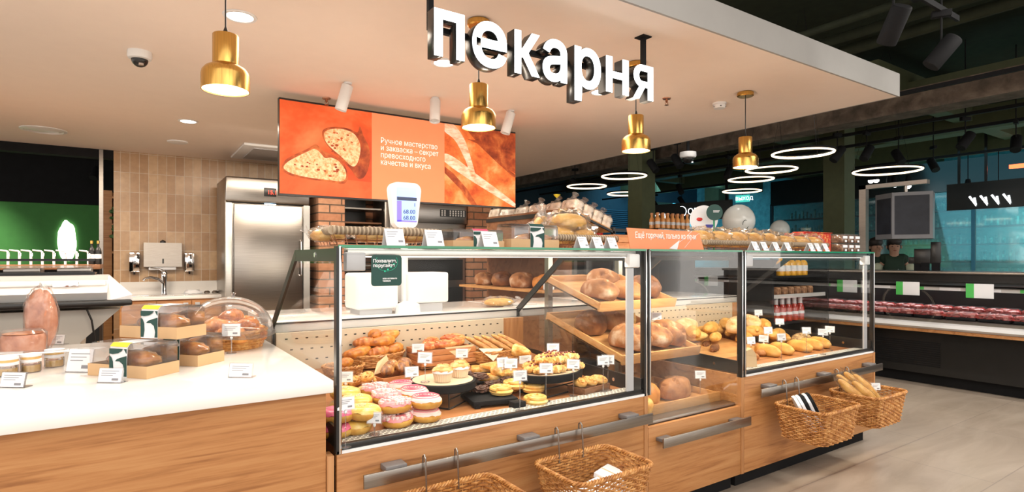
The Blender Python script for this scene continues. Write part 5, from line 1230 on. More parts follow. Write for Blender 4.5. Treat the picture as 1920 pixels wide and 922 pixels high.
cols = [topx(1562, 2.06), topx(1577, 2.06), topx(1592, 2.06)]
tl = [['bottom', 'top'][j] + ' cookie tub in the ' + ['first', 'middle', 'last'][i] + ' stack of the front row by the case end' for i in range(3) for j in range(2)]
for i in range(3):
    for j in range(2): TUB(tl[i * 2 + j], (L4[1] + .05 + i * .088, 2.06, ZTT + j * .0635), 0, 'cookie tubs on the right case')
for i in range(5):
    for j in range(2): TUB('clear cookie tub in the rear row behind the shorter basket', (L4[1] - .20 + i * .09, 2.45, ZTT + j * .0635), 0, 'rear cookie tubs on the right case')
# red and gold tea boxes
t = thing('gift_box', 'wide red and gold patterned box behind the bagged loaves', 'box', (0, 0, 0)); xa, xb = at(1489, 410, Y=2.52).x, at(1540, 410, Y=2.52).x
GOLDP = crust('gold_pattern', (.45, .01, .008), (.62, .03, .01), (.80, .50, .12), 45, 20, .35, .2)
G().box(xa, xb, 2.44, 2.53, ZTT, ZTT + .16, .002).build('box', RED, t); G().box(xa + .03, xb - .02, 2.438, 2.4405, ZTT + .01, ZTT + .155).build('gold_panel', GOLDP, t); G().box(xa, xb, 2.43, 2.535, ZTT + .16, ZTT + .165).build('lid_edge', GOLDP, t)
t = thing('gift_box', 'small narrow red and gold box left of the wide one', 'box', (0, 0, 0)); xc, xd = at(1473, 410, Y=2.52).x, at(1486, 410, Y=2.52).x
G().box(xc, xd, 2.46, 2.53, ZTT, ZTT + .15, .002).build('box', RED, t); G().box(xc + .01, xd - .01, 2.458, 2.4605, ZTT + .02, ZTT + .12).build('gold_panel', GOLDP, t)
# round sign on a stick and dark disc (the drawn mascot is left out)
def disc(name, label, px, py, r, y, mat, cat='sign', th=.006, post=True, pm=GRN2):
    p = at(px, py, Y=y); t = thing(name, label, cat, (p.x, y, 0), FACE)
    o = G().cyl((0, 0, p.z), (0, th, p.z), r, 40).build('disc', mat, t)
    if post: G().cyl((.0, th + .006, ZTT), (0, th + .006, p.z), .006, 8).lathe([(0, 0), (.05, 0), (.05, .006), (0, .006)], 20, (0, th + .006, ZTT)).build('post', pm, t)
    return t, p
t, p = disc('round_sign', 'white round sign with a violet badge standing behind the coral sign', 1320, 411, .092, 2.42, CARD)
G().cbox((.035, -.002, p.z - .045), (.05, .003, .022), .001, 1).build('violet_badge', plain('badge_violet', (.06, .06, .35), .6), t, rot=(0, 0, 0))
g = G().blob(.020, .002, .012, (-.03, -.002, p.z + .0), .2, 2, 1, 12).build('plain_emblem', RED, t)
t2, p2 = disc('round_sign', 'smaller dark green round sign overlapping the white one', 1340, 398, .052, 2.33, GRN)
G().box(-.01, .032, -.003, -.001, p2.z + .008, p2.z + .012).box(-.01, .026, -.003, -.001, p2.z, p2.z + .004).build('small_text', CARD, t2, False)
t3 = thing('green_leaf_card', 'bright green leaf shaped card standing under the white round sign', 'card', (0, 0, 0)); px_ = at(1306, 455, Y=2.46).x
G().prism([(px_ + .05, ZTT), (px_ + .09, ZTT), (px_ + .075, ZTT + .05), (px_ + .02, ZTT + .12), (px_ - .02, ZTT + .14), (px_ - .03, ZTT + .10), (px_ + .04, ZTT + .06)], 2.46, 2.463, 'y').build('leaf', GRN2, t3, False)

# ------------------------------------------------------------------ behind the long case: scale, tablets, papers
t = thing('counter_scale', 'white scale with a tall customer display on a pole', 'scale', (0, 0, 0))
SY = 3.12; bx0, bx1 = at(668, 540, Y=SY).x, at(748, 540, Y=SY).x; cx1 = at(842, 540, Y=SY).x; zb0 = ZL + .03; zt0 = at(700, 512, Y=SY).z
G().box(bx0, bx1, SY, SY + .22, zb0, zt0, .02, 3).build('printer_body', WPLAST, t); G().box(at(766, 540, Y=SY).x, cx1, SY, SY + .2, at(800, 568, Y=SY).z, zt0, .015, 3).build('rear_body', WPLAST, t)
G().box(bx0 + .03, bx1 - .03, SY + .03, SY + .2, ZL, zb0 + .01).box(at(780, 560, Y=SY).x, cx1 - .03, SY + .03, SY + .18, ZL, zb0 + .02).build('feet', GPLAST, t)
pc = at(758, 540, Y=SY + .05); G().cyl((pc.x, SY + .05, ZL), (pc.x, SY + .05, 1.46), .022, 14).build('pole', WPLAST, t); G().lathe([(0, 0), (.075, 0), (.07, .05), (.03, .07), (0, .07)], 24, (pc.x, SY + .0, ZL)).build('pole_foot', WPLAST, t)
d0, d1 = at(730, 427, Y=SY), at(787, 345, Y=SY); w2 = (d1.x - d0.x) / 2; cxd = (d0.x + d1.x) / 2
g = G(); r = .045; pts = []
for cx_, cz_, s0 in ((d1.x - r, d1.z - r, 0), (d0.x + r, d1.z - r, 90), (d0.x + .02 + r, d0.z + r, 180), (d1.x - .02 - r, d0.z + r, 270)): pts += [(cx_ + r * cos(R(s0 + k * 15)), cz_ + r * sin(R(s0 + k * 15))) for k in range(7)]
hd = g.prism(pts, SY - .02, SY + .04, 'y').build('display_head', WPLAST, t)
a_, b_ = at(744, 415, Y=SY - .02), at(781, 353, Y=SY - .02); sc = G().box(a_.x, b_.x, SY - .0225, SY - .019, a_.z, b_.z).build('screen', VIO, hd)
g = G().box(a_.x, a_.x + .028, SY - .0235, SY - .0222, a_.z + .0, a_.z + (b_.z - a_.z) * .6).box(a_.x, b_.x, SY - .0235, SY - .0222, a_.z, a_.z + .008).build('screen_column', VIO2, hd); G().box(a_.x, b_.x, SY - .0237, SY - .0222, a_.z + (b_.z - a_.z) * .62, a_.z + (b_.z - a_.z) * .72).build('screen_bar', plain('screen_dark', (.03, .05, .12), .4), hd)
DK = plain('digit_dark', (.02, .03, .12), .5)
for k, s in enumerate(('68.00', '68.00')): text('screen_digits', s, .034, DK, hd, (b_.x - .085, SY - .024, a_.z + .012 + .036 * k))
text('screen_digits', '1', .03, DK, hd, (b_.x - .02, SY - .024, a_.z + .09))
def crumple(name, label, px, py, s, mat, cat, z=ZL, y=3.15):
    p = at(px, py, Z=z); p.x += .09; g = G(); g.blob(*s, (0, 0, s[2] * .8), .7, 3.2, 3, 18, .7); return tag(g.build(name, mat, None, False, loc=(p.x, max(p.y, 3.1), z)), label, cat)
crumple('paper_wrap', 'crumpled white paper lying left of the white scale', 655, 578, (.09, .07, .05), CARD, 'paper')
p = at(920, 575, Z=ZL); BGL('bagged white loaf with dark band lying on the rear ledge', (p.x + .05, 3.2, ZL + .001), R(-10), None, (1.1, .9, .7)); tag(G().box(-.10, .10, -.06, .06, 0, .012, .004).build('knife_tray', LEDGE, None, loc=(p.x + .26, 3.25, ZL)), 'small grey tray at the right end of the rear ledge', 'tray')
p = at(862, 552, Z=ZL); TAG('clip price tag alone on the rear ledge behind the long case', (p.x, 3.18, ZL), FACE, None, 1.2)

# ------------------------------------------------------------------ hanging wicker baskets
def hang_basket():
    t = thing('hanging_basket', 'x', 'basket'); W2, D2, H = .20, .145, .18
    def ring(z, f, off=0, n=88, amp=.0035, stk=22, rr_=.035, ph=0):
        pts = []
        per = []
        w, d = W2 * f, D2 * f; r = rr_ * 1.4
        segs = [((w - r, -d + r), -90), ((w - r, d - r), 0), ((-w + r, d - r), 90), ((-w + r, -d + r), 180)]
        pl = []
        for (c, a0) in segs: pl += [Vector((c[0] + r * cos(R(a0 + 15 * k)), c[1] + r * sin(R(a0 + 15 * k)), z)) for k in range(7)]
        ln = [0]
        for i in range(len(pl)): ln.append(ln[-1] + (pl[(i + 1) % len(pl)] - pl[i]).length)
        for k in range(n):
            s = ln[-1] * k / n; i = max(j for j in range(len(pl)) if ln[j] <= s); u = (s - ln[i]) / max(1e-9, ln[i + 1] - ln[i]); p = pl[i].lerp(pl[(i + 1) % len(pl)], u); tn = (pl[(i + 1) % len(pl)] - pl[i]).normalized(); nn = Vector((tn.y, -tn.x, 0))
            pts.append((p, nn))
        return pts
    rows = 17; n = 88; g = G()
    for k in range(rows):
        z = .006 + H * k / rows; f = .84 + .16 * k / rows
        g.tube([p + nn * .0055 * cos(pi * j / 2 + k * pi) + Vector((0, 0, .0006 * sin(j * 1.7 + k))) for j, (p, nn) in enumerate(ring(z, f, n=n))], .0041, 5, True)
    g.build('woven_side', WICK, t)
    g = G(); A, B = ring(.004, .84, n=44), ring(H, 1, n=44)
    for j in range(44): g.tube([A[j][0], B[j][0]], .0028, 4)
    g.build('stakes', WICK, t, kind='stuff')
    g = G(); a0 = ring(.006, .84, n=44)
    g.add([p for p, nn in a0] + [p + Vector((0, 0, .004)) for p, nn in a0], [tuple(range(44)), tuple(range(44, 88))])
    for k in range(16): x = -W2 * .8 + W2 * 1.6 * k / 15; g.tube([(x, -D2 * .82, .008), (x, D2 * .82, .008)], .0035, 4)
    g.build('base', WICK, t)
    g = G(); rg = ring(H + .006, 1.01, n=176)
    for ph in (0, 2.09, 4.18): g.tube([p + nn * .0062 * cos(2 * pi * j * 30 / 176 + ph) + Vector((0, 0, .0062 * sin(2 * pi * j * 30 / 176 + ph))) for j, (p, nn) in enumerate(rg)], .0048, 5, True)
    g.build('braided_rim', WICK, t)
    for x in (-.065, .065): G().tube([(x, D2 - .006, H - .02), (x, D2 - .004, H + .04), (x, D2 + .002, H + .115), (x, D2 + .012, H + .124), (x, D2 + .022, H + .118), (x, D2 + .023, H + .09)], .0035, 8).build('hook', STEELD, t)
    return t
HB = Kind(hang_basket); HY = 1.725; HZ = .30
HB('empty looking wicker basket nearest the camera, cut off by the frame bottom', (.945, HY, HZ), 0, 'hanging wicker baskets')
HB('wicker basket with white paper packs on the long case', (1.55, HY, HZ), 0, 'hanging wicker baskets')
HB('wicker basket with upright black and white sleeves on the right case', (3.235, HY, HZ), 0, 'hanging wicker baskets')
HB('wicker basket full of bagged baguettes at the far right', (3.83, HY, HZ), 0, 'hanging wicker baskets')
def mk_pack():
    t = thing('paper_pack', 'x', 'pack'); G().box(-.062, .062, -.05, .05, 0, .022, .002).build('bags', CARD, t); G().box(-.004, .004, -.0508, .0508, -.0006, .0228).build('kraft_band', PAPER, t); return t
PK = Kind(mk_pack)
for dx, dy, dz, a, rx, lab in ((-.10, -.02, .085, 35, 14, 'folded white paper pack at the left of the basket'), (-.01, -.045, .085, 15, 10, 'small white paper pack in the middle of the basket'), (.07, -.01, .095, 12, 8, 'white paper pack with kraft band right of the middle'), (.135, .03, .105, 20, 12, 'white paper pack at the right corner of the basket'), (-.04, .04, .055, 0, 0, 'white paper pack lying low behind the others')):
    PK(lab, (1.55 + dx * .9, HY + dy, HZ + dz - .01), 0, 'white paper packs in the hanging basket', rot=(R(rx), 0, R(a)))
tag(G().box(-.15, .15, -.10, .10, 0, .06, .004).build('paper_pile', CARD, None, loc=(1.55, HY, HZ + .013)), 'pile of white paper bags at the bottom of the second hanging basket', 'paper')
def mk_sleeve(c1, c2):
    def mk():
        t = thing('bread_sleeve', 'x', 'sleeve'); G().prism([(-.05, 0), (.05, 0), (.055, .12), (.03, .155), (-.03, .16), (-.055, .13)], -.006, .006, 'y').build('sleeve', c1, t, False); G().prism([(-.032, .01), (.032, .01), (.036, .10), (.0, .14), (-.036, .10)], -.0085, -.0061, 'y').build('window', c2, t, False); return t
    return Kind(mk)
SLB, SLW, SLK = mk_sleeve(BLACKM, CARD), mk_sleeve(CARD, BLACKM), mk_sleeve(CARD, PAPER)
for K, dx, lab in ((SLW, -.155, 'white bread sleeve at the left end of the basket'), (SLK, -.12, 'kraft windowed white sleeve second in the basket'), (SLB, -.085, 'black bread sleeve left of the white striped one'), (SLW, -.05, 'white bread sleeve between two black ones'), (SLB, -.015, 'black bread sleeve nearest the empty half of the basket')):
    K(lab, (3.235 + dx + .06, HY - .01, HZ + .06), 0, 'flat bread sleeves in the hanging basket', 1.25, rot=(R(-25), 0, R(42)))
def mk_bb():
    t = thing('bagged_baguette', 'x', 'baguette'); g_long(.31, .030, .030, 5, 2).build('bread', BAG, t); g = G(); g.blob(.175, .036, .032, (0, 0, .022), .3, 6, 5, 26, .85); g.build('clear_bag', glass('thin_film', (.99, .99, .99), .05, 1.3, .1, .02, .3), t); G().box(-.10, .10, .031, .034, .010, .026, .001).build('dark_label_band', BLACKM, t); return t
BB = Kind(mk_bb)
for dx, dy, dz, a, lab in ((-.13, -.03, .13, 62, 'bagged baguette at the left end of the basket'), (-.09, .01, .15, 58, 'second bagged baguette from the left'), (-.04, .0, .165, 55, 'tallest bagged baguette in the middle'), (.01, -.02, .15, 52, 'bagged baguette leaning right of the middle one'), (.05, .02, .14, 48, 'bagged baguette nearest the empty side'), (-.06, -.06, .12, 55, 'bagged baguette lying in front of the others')):
    BB(lab, (3.83 + dx, HY + dy + .03, HZ + dz), 0, 'bagged baguettes in the hanging basket', 1.2, rot=(R(15), R(42), R(-20 - (a - 55) * 2)))
TAGS('small price tag clipped in the basket of bagged baguettes', (3.83 + .10, HY + .0, HZ + .13), FACE, None, 1.1)
# ------------------------------------------------------------------ grey service case and bar at the far left
AY, AZ = 4.2, 4.62
u0, u1, u2 = at(180, 515, Y=AZ), at(248, 556, Y=AY), at(178, 568, Y=AY)
t = thing('service_case', 'pale grey rear side of a chilled case with black rail behind the counter', 'display case', (0, 0, 0))
G().prism([(AY + .06, u2.z), (AY + .02, u2.z + .06), (AZ - .16, u0.z - .03), (AZ - .12, u0.z), (AZ + .1, u0.z), (AZ + .3, u2.z)], -4, u0.x + .07, 'x').build('hood', LEDGE, t, False)
e0 = u0.x + .069; G().add([(e0, AY + .03, u2.z + .01), (e0, AZ - .12, u0.z - .002), (e0, AZ + .1, u0.z - .002), (u1.x, AY, u1.z + .015), (u1.x, AY, u1.z - .025), (u1.x - .02, AZ, u1.z - .02), (e0, AZ + .1, u2.z)], [(0, 1, 3, 4), (1, 2, 3), (2, 5, 4, 3), (2, 6, 5), (0, 4, 5, 6), (0, 6, 2, 1)]).build('hood_end', WPLAST, t, False)
G().box(-4, u0.x + .06, AY + .16, AY + .2, u0.z - .085, u0.z - .03, .005).build('steel_strip', ALU, t)
G().box(-4, u1.x + .0, AY - .02, AY + .06, u1.z - .055, u1.z - .015, .012).build('black_rail', BLACK, t)
v0, v1 = at(196, 585, Y=AY + .1), at(170, 640, Y=AY + .1)
G().prism([(-4, .1), (v1.x - .1, .1), (v1.x - .05, v1.z), (v0.x + .08, v0.z + .02), (-4, v0.z + .02)], AY + .08, AY + .7, 'y').build('body', plain('warm_grey', (.52, .50, .45), .5, var=.03), t, False)
q = [at(163, 580, Y=AY + .04), at(172, 600, Y=AY + .04), at(176, 625, Y=AY + .04), at(180, 655, Y=AY + .04)]; G().tube(q, .006, 6).build('power_cable', BLACK, t)
G().box(at(98, 520, Y=AY + .15).x, at(148, 520, Y=AY + .15).x, AY + .14, AY + .16, u0.z - .08, u0.z - .035, .005).build('control_strip', CHROME, t)
G().box(-4, -.3, AY + .1, AY + .6, 0, .1).build('plinth', BLACKM, t)
# glass topped steel trays above it
t = thing('glass_shelf', 'long low glass shelf of steel trays on top of the grey case', 'shelf', (0, 0, 0)); xr = at(180, 500, Y=4.75).x
for k, z in enumerate((u0.z + .005, u0.z + .05, u0.z + .095)): G().box(-4, xr - .02 * k, 4.60, 4.90, z, z + .008).build('glass_plate', ACRYL, t, False)
G().box(-4, xr, 4.60, 4.62, u0.z + .001, u0.z + .02).box(-4, xr, 4.60, 4.62, u0.z + .09, u0.z + .105).build('dark_edge', BLACK, t)
for k in range(6): G().box(xr - .20 - .26 * k, xr - .02 - .26 * k, 4.66, 4.86, u0.z + .013, u0.z + .045, .006).build('steel_tray', STEEL, t)
t = thing('bar_counter', 'dark bar counter carrying the row of beer taps', 'counter', (0, 0, 0)); G().box(-5, at(188, 500, Y=6.3).x, 6.1, 6.7, 0, 1.22).build('body', BLACKM, t); G().box(-5, at(190, 500, Y=6.3).x, 6.05, 6.75, 1.22, 1.26, .004).build('top', DARKW, t)
def mk_tap():
    t = thing('beer_tap', 'x', 'tap'); G().cyl((0, 0, 0), (0, 0, .19), .018, 10).tube([(0, 0, .19), (-.02, 0, .21), (-.12, 0, .225)], [.018, .014, .010], 8).build('column', FOIL, t); G().tube([(0, 0, .18), (.02, -.05, .17), (.02, -.07, .13)], .009, 8).build('spout', CHROME, t); return t
TP = Kind(mk_tap); nm = ['first', 'second', 'third', 'fourth', 'fifth', 'sixth', 'seventh', 'eighth']
for k in range(8):
    p = at(15 + 21.5 * k, 486, Y=6.3); TP('%s small white beer tap counted from the left, before the green wall' % nm[k], (p.x, 6.3, 1.26), 0, 'row of white beer taps', .55)
def g_bottle(r, h, neck, nr=.35):
    return G().lathe([(0, 0), (r * .95, 0), (r, .01), (r, h * neck), (r * .8, h * (neck + .1)), (r * nr, h * (neck + .2)), (r * nr, h * .9), (r * nr * 1.15, h * .91), (r * nr * 1.15, h), (0, h)], 16)
def mk_bottle(r, h, neck, mat, lab=CARD, cap=FOIL, capl=.25, nr=.35):
    def mk():
        t = thing('bottle', 'x', 'bottle'); g_bottle(r, h, neck, nr).build('glass_body', mat, t); G().cyl((0, 0, h * .25), (0, 0, h * (neck - .12)), r * 1.015, 16).build('label', lab, t)
        G().cyl((0, 0, h * (1 - capl)), (0, 0, h * 1.005), r * nr * 1.25, 12).build('cap', cap, t); return t
    return Kind(mk)
DB_ = mk_bottle(.037, .30, .55, BLACK, CARD, BRASS, .12)
for px, lab in ((172, 'dark bottle with gold cap left of the other at the end of the bar'), (184, 'dark bottle with gold cap nearest the silver door edge')):
    p = at(px, 480, Y=6.3); DB_(lab, (p.x, 6.3, 1.26), 0, 'dark bottles on the bar', .7)
t = thing('wood_shelf', 'tall orange wood shelf with bottles beside the tiled wall', 'shelf', (0, 0, 0)); xa, xb = at(193, 500, Y=9.2).x, at(222, 500, Y=9.2).x
G().box(xa, xa + .10, 9.1, 9.4, 0, 2.2).box(xa, xb + .6, 9.4, 9.42, 0, 2.2).build('upright', OAK, t)
for k in range(6): G().box(xa + .1, xb + .6, 9.1, 9.4, .3 + .36 * k, .33 + .36 * k).build('shelf_board', OAK, t)
for k in range(4):
    for j in range(2): DB_('dark wine bottle on the orange wood shelf beside the tiled wall', (xa + .19 + .10 * j, 9.2, .69 + .36 * k), 0, 'wine bottles on the orange shelf')
g = G(); random.seed(9)
for k in range(40): g.blob(.03, .012, .02, (xa + .16 + random.uniform(-.08, .10), 9.085 + random.uniform(-.03, .03), 1.78 + random.uniform(-.22, .2)), .4, 4, k, 6)
tag(g.build('hanging_plant', LEAF, None), 'dark green leaves hanging in front of the orange wood shelf', 'plant')
p = at(125, 452, Y=12.3); g = G(); g.blob(.13, .02, .34, (0, 0, 0), .12, 2, 2, 24); tag(g.build('wall_lamp', emit('oval_lamp', (1, .98, .85), 3), None, loc=(p.x, 12.37, p.z)), 'white glowing oval on the green wall', 'wall lamp')
# ------------------------------------------------------------------ hall ceiling lamps
def mk_track():
    t = thing('track_spotlight', 'x', 'spotlight')
    G().box(-.02, .02, -.05, .05, .22, .26, .003).cyl((0, 0, .06), (0, 0, 1.085), .006, 8).build('adapter', BLACKM, t)
    b = G().lathe([(.030, -.09), (.048, -.09), (.05, -.085), (.05, .10), (.044, .108), (0, .108)], 24).build('barrel', BLACKM, t, rot=(R(38), 0, 0))
    G().lathe([(0, -.082), (.042, -.082), (.042, -.078), (0, -.078)], 20).build('lens', SPOTL, b); return t
TR = Kind(mk_track)
tl = [(1225, 312, 180, 'lit black track spotlight in front of the left olive column'), (1270, 303, 170, 'lit black track spotlight next to the hall security camera'), (1078, 345, 200, 'lit track spotlight above the bagged loaves on the wooden gondola'), (1130, 345, 120, 'track spotlight seen right above the end of the gondola'), (1275, 355, 160, 'small lit track spotlight between the last two pendants'), (1230, 385, 180, 'small far lit spotlight beside the left olive column'), (1278, 377, 180, 'small far lit spotlight above the juice bottles'),
      (1365, 325, 100, 'black track spotlight beside the farthest brass pendant'), (1570, 290, 60, 'dark track spotlight on the face of the right olive column'), (1625, 288, 80, 'dark track spotlight just right of the right olive column'), (1685, 295, 150, 'lit track spotlight above the hanging grey screens'), (1750, 310, 140, 'lit track spotlight over the person in the green vest'), (1765, 100, 30, 'large black track spotlight near the canopy corner'), (1675, 50, -30, 'large black track spotlight above the canopy edge at the top'), (1810, 265, 60, 'dark track spotlight against the grey green beams at the right'), (1905, 270, 100, 'dark track spotlight at the right edge of the photo')]
for px, py, a, lab in tl:
    p = at(px, py, Z=2.75); TR(lab, (p.x, p.y, 2.75), R(a), None, 1.15)
    G0 = None
p = at(178, 325, Z=2.75); TR('lit black spotlight in the dark doorway left of the tiles', (p.x, p.y, 2.75), R(160), None, 1.2)
for i, (a, b, lab) in enumerate((((-2.0, 1.64), (5.0, 1.64), 'black lighting track running along above the canopy edge'), ((6.80, -3), (6.80, 12.5), 'black lighting track beside the concrete beam'), ((8.42, -3), (8.42, 12.5), 'black lighting track in the middle of the hall ceiling'), ((9.3, -3), (9.3, 12.5), 'black lighting track farther over the meat counter'), ((11.6, -3), (11.6, 12.5), 'farthest black lighting track in the hall'), ((-4, 11.95), (3.0, 11.95), 'black lighting track before the green wall'), ((7.4, -3), (7.4, 12.5), 'thin black lighting track between the two nearest columns'))):
    tag(G().box(min(a[0], b[0]) - .02, max(a[0], b[0]) + .02, min(a[1], b[1]) - .0, max(a[1], b[1]) + .02, 3.04, 3.08).build('lighting_track', BLACKM, None), lab, 'lighting track')
def mk_ring(r, tilt=0):
    def mk():
        t = thing('ring_light', 'x', 'ceiling light'); n = 48
        G().tube([(r * cos(2 * pi * k / n), r * sin(2 * pi * k / n), 0) for k in range(n)], .013, 8, True).build('light_ring', LEDR, t)
        G().tube([((r + .012) * cos(2 * pi * k / n), (r + .012) * sin(2 * pi * k / n), .014) for k in range(n)], .012, 6, True).build('housing', BLACKM, t)
        g = G()
        for k in range(3): g.cyl((r * cos(k * 2.09), r * sin(k * 2.09), .01), (r * .1 * cos(k * 2.09), r * .1 * sin(k * 2.09), 1.548), .0018, 4)
        g.build('wires', BLACKM, t); return t
    return Kind(mk)
R1, R2 = mk_ring(.38), mk_ring(.30)
for K, px, py, lab in ((R1, 1663, 320, 'large glowing ring light above the hanging grey screens'), (R2, 1446, 318, 'glowing ring light right of the farthest brass pendant'), (R2, 1408, 336, 'glowing ring light just below the farthest brass pendant'), (R2, 1391, 358, 'smaller far glowing ring light above the green exit sign'), (R2, 1505, 287, 'highest glowing ring light, left of the right olive column'), (R2, 942, 398, 'far glowing ring light below the right end of the menu board'), (R2, 1170, 330, 'glowing ring light half hidden by the left olive column'), (R2, 1172, 363, 'lower glowing ring light half hidden by the left olive column'), (R2, 1100, 349, 'glowing ring light above the wooden gondola')):
    p = at(px, py, Z=2.45); K(lab, (p.x, p.y, 2.45), 0, 'glowing ring lights in the hall')
p = at(1392, 372, X=11.0); t = thing('exit_sign', 'small green lit exit sign far back in the hall', 'sign', p, R(-75)); G().box(-.17, .17, 0, .03, -.075, .075).build('housing', EXITG, t)
text('exit_text', 'ВЫХОД', .10, SIGNW, t, (-.15, -.003, -.035)); t.children[-1].scale.x = .85; G().cyl((0, .015, .07), (0, .015, 4.0 - p.z), .006, 6).build('rod', BLACKM, t)
p = at(1278, 398, X=10.8); t = thing('department_sign', 'white lettered dark sign far behind the juice bottles', 'sign', p, R(-78)); G().box(-1.2, 1.2, 0, .05, -.2, .22).build('panel', BLACK, t); text('sign_text', 'ОВОЩИ', .20, SIGNW, t, (.15, -.004, -.06)); G().tube([(.0 + .12 * cos(a * .2), -.004, .02 + .12 * sin(a * .2)) for a in range(-6, 10)], .008, 5).build('round_mark', SIGNW, t); text('sign_text', 'ФРУКТЫ', .16, SIGNW, t, (-1.0, -.004, -.12)); G().box(-1.1, -1.05, 0, .04, .2, 4.0 - p.z).build('rod', BLACKM, t); G().box(1.05, 1.1, 0, .04, .2, 4.0 - p.z).build('rod', BLACKM, t)
# ------------------------------------------------------------------ wooden gondola with bagged loaves
gx, gy0, gy1 = 3.24, 3.85, 5.3
t = thing('bread_gondola', 'black framed wooden gondola with sloping top behind the long case', 'shelf unit', (0, 0, 0))
G().prism([(gx, 1.72), (gx, 1.74), (gx + .46, 1.575), (gx + .46, 1.555)], gy0, gy1, 'y').build('sloping_shelf', TRAYW, t, False)
G().box(gx - .02, gx, gy0, gy1, .1, 1.76).build('back_panel', DARKW, t)
G().prism([(gx, 1.70), (gx + .46, 1.54), (gx + .46, 1.56), (gx, 1.72)], gy0 - .02, gy0, 'y').box(gx - .025, gx + .01, gy0 - .02, gy0 + .01, 0, 1.74).box(gx + .44, gx + .47, gy0 - .02, gy0 + .01, 0, 1.60).box(gx - .03, gx - .02, gy0, gy1, 1.70, 1.74).box(gx + .44, gx + .47, gy1, gy1 + .03, 0, 1.60).build('metal_frame', BLACK, t, False)
for k, z in enumerate((.35, .70, 1.02, 1.32)): G().box(gx, gx + .46, gy0, gy1, z, z + .02).box(gx + .45, gx + .46, gy0, gy1, z, z + .05).build('shelf', TRAYW, t)
def mk_sl():
    t = thing('bagged_loaf', 'x', 'bread'); G().box(-.055, .055, -.10, .10, 0, .12, .022, 3).build('loaf', BREADBAG, t); g = G(); g.blob(.07, .12, .075, (0, 0, .07), .4, 5, 3, 20, .9).tube([(0, 0, .12), (-.01, 0, .15), (0, 0, .19)], [.03, .012, .035], 8); g.build('clear_bag', FILM, t); return t
SL = mk_sl; SLK2 = Kind(mk_sl)
for k in range(4): SLK2(['bagged loaf highest on the near end of the sloping gondola top', 'second bagged loaf down the near end of the sloping gondola top', 'third bagged loaf down the near end of the sloping gondola top', 'lowest bagged loaf on the near end of the sloping gondola top'][k], (gx + .05 + k * .115, gy0 + .12, 1.735 - .36 * (.05 + k * .115)), 0, 'bagged loaves on the gondola', rot=(0, R(19), 0))
for k in range(5): SLK2(['bagged loaf just behind the gondola corner', 'second bagged loaf along the gondola ridge', 'third bagged loaf along the gondola ridge', 'fourth bagged loaf along the gondola ridge, tied with yellow', 'farthest bagged loaf on the gondola ridge, tied highest'][k], (gx + .08, gy0 + .38 + k * .26, 1.71), 0, 'bagged loaves on the gondola', (1.05, 1.05, 1.15 if k == 4 else 1.0), rot=(0, R(15), R(15 * (k % 2))))
p = at(1067, 370, Y=gy0 + .3); tag(G().lathe([(.008, 0), (.030, .022), (.034, .03), (.012, .03)], 9).build('yellow_tie', YEL, None, loc=(gx + .10, gy0 + .38, 1.885)), 'yellow gathered bag top above the wooden gondola', 'bag tie')
for k, z in enumerate((.37, .72, 1.04, 1.34)):
    for j in range(4): (RD, RL, GR, OV)[(j + k) % 4](['lowest', 'second', 'third', 'highest'][k] + ' gondola shelf loaf, ' + ['nearest the frame', 'second along', 'third along', 'farthest along'][j], (gx + .22, gy0 + .20 + j * .34, z + .001), R(80), 'loaves on the gondola shelves', 1.1)
for k, z in enumerate((1.04, 1.34)):
    G().box(gx - .36, gx - .02, gy0, gy1, z - .02, z).build('rear_shelf', TRAYW, bpy.data.objects['bread_gondola'])
    for j in range(4): (GL, RL, RD, OV)[(j + k) % 4](['lower', 'upper'][k] + ' staff side gondola loaf, ' + ['nearest the frame', 'second along', 'third along', 'farthest along'][j], (gx - .19, gy0 + .20 + j * .34, z + .001), R(85), 'loaves on the staff side of the gondola', 1.1)
tag(G().box(3.68, 4.35, 4.2, 4.23, 1.585, 1.615).box(4.32, 4.35, 4.2, 4.23, 0, 1.6).box(3.68, 3.71, 4.2, 4.23, 0, 1.6).build('rail_stand', BLACK, None), 'plain black metal rail standing right of the wooden gondola', 'rail')
tag(G().lathe([(0, 0), (.045, 0), (.05, .09), (.052, .10), (0, .10)], 20).build('red_cup', RED, None, loc=(3.95, 4.33, 1.50)), 'small red tub behind the black rail', 'tub'); tag(G().box(3.72, 4.30, 4.24, 4.44, 0, 1.50).build('low_cabinet', BLACKM, None), 'dark low cabinet behind the black rail', 'cabinet')
# juice shelf
t = thing('juice_gondola', 'dark shelf unit carrying small orange juice bottles in the hall', 'shelf unit', (0, 0, 0)); G().box(5.55, 6.25, 4.95, 5.55, 0, 1.70, .01).build('body', BLACKM, t); G().box(5.53, 6.27, 4.93, 4.95, 1.64, 1.69).build('price_rail', GPLAST, t)
for k in range(3): G().box(5.62 + .22 * k, 5.70 + .22 * k, 4.925, 4.93, 1.645, 1.685).build('label', CARD, t)
JB = mk_bottle(.032, .20, .55, plain('peach_juice', (.85, .38, .12), .2, coat=.6), CARD, plain('cap_orange', (.7, .3, .12), .4), .12, .5)
for k in range(14): JB('%s small juice bottle in the %s row on the dark gondola' % (nm[k % 7], ['front', 'rear'][k // 7]), (5.60 + .095 * (k % 7), 5.02 + .10 * (k // 7), 1.70), 0, 'small juice bottles in the hall')
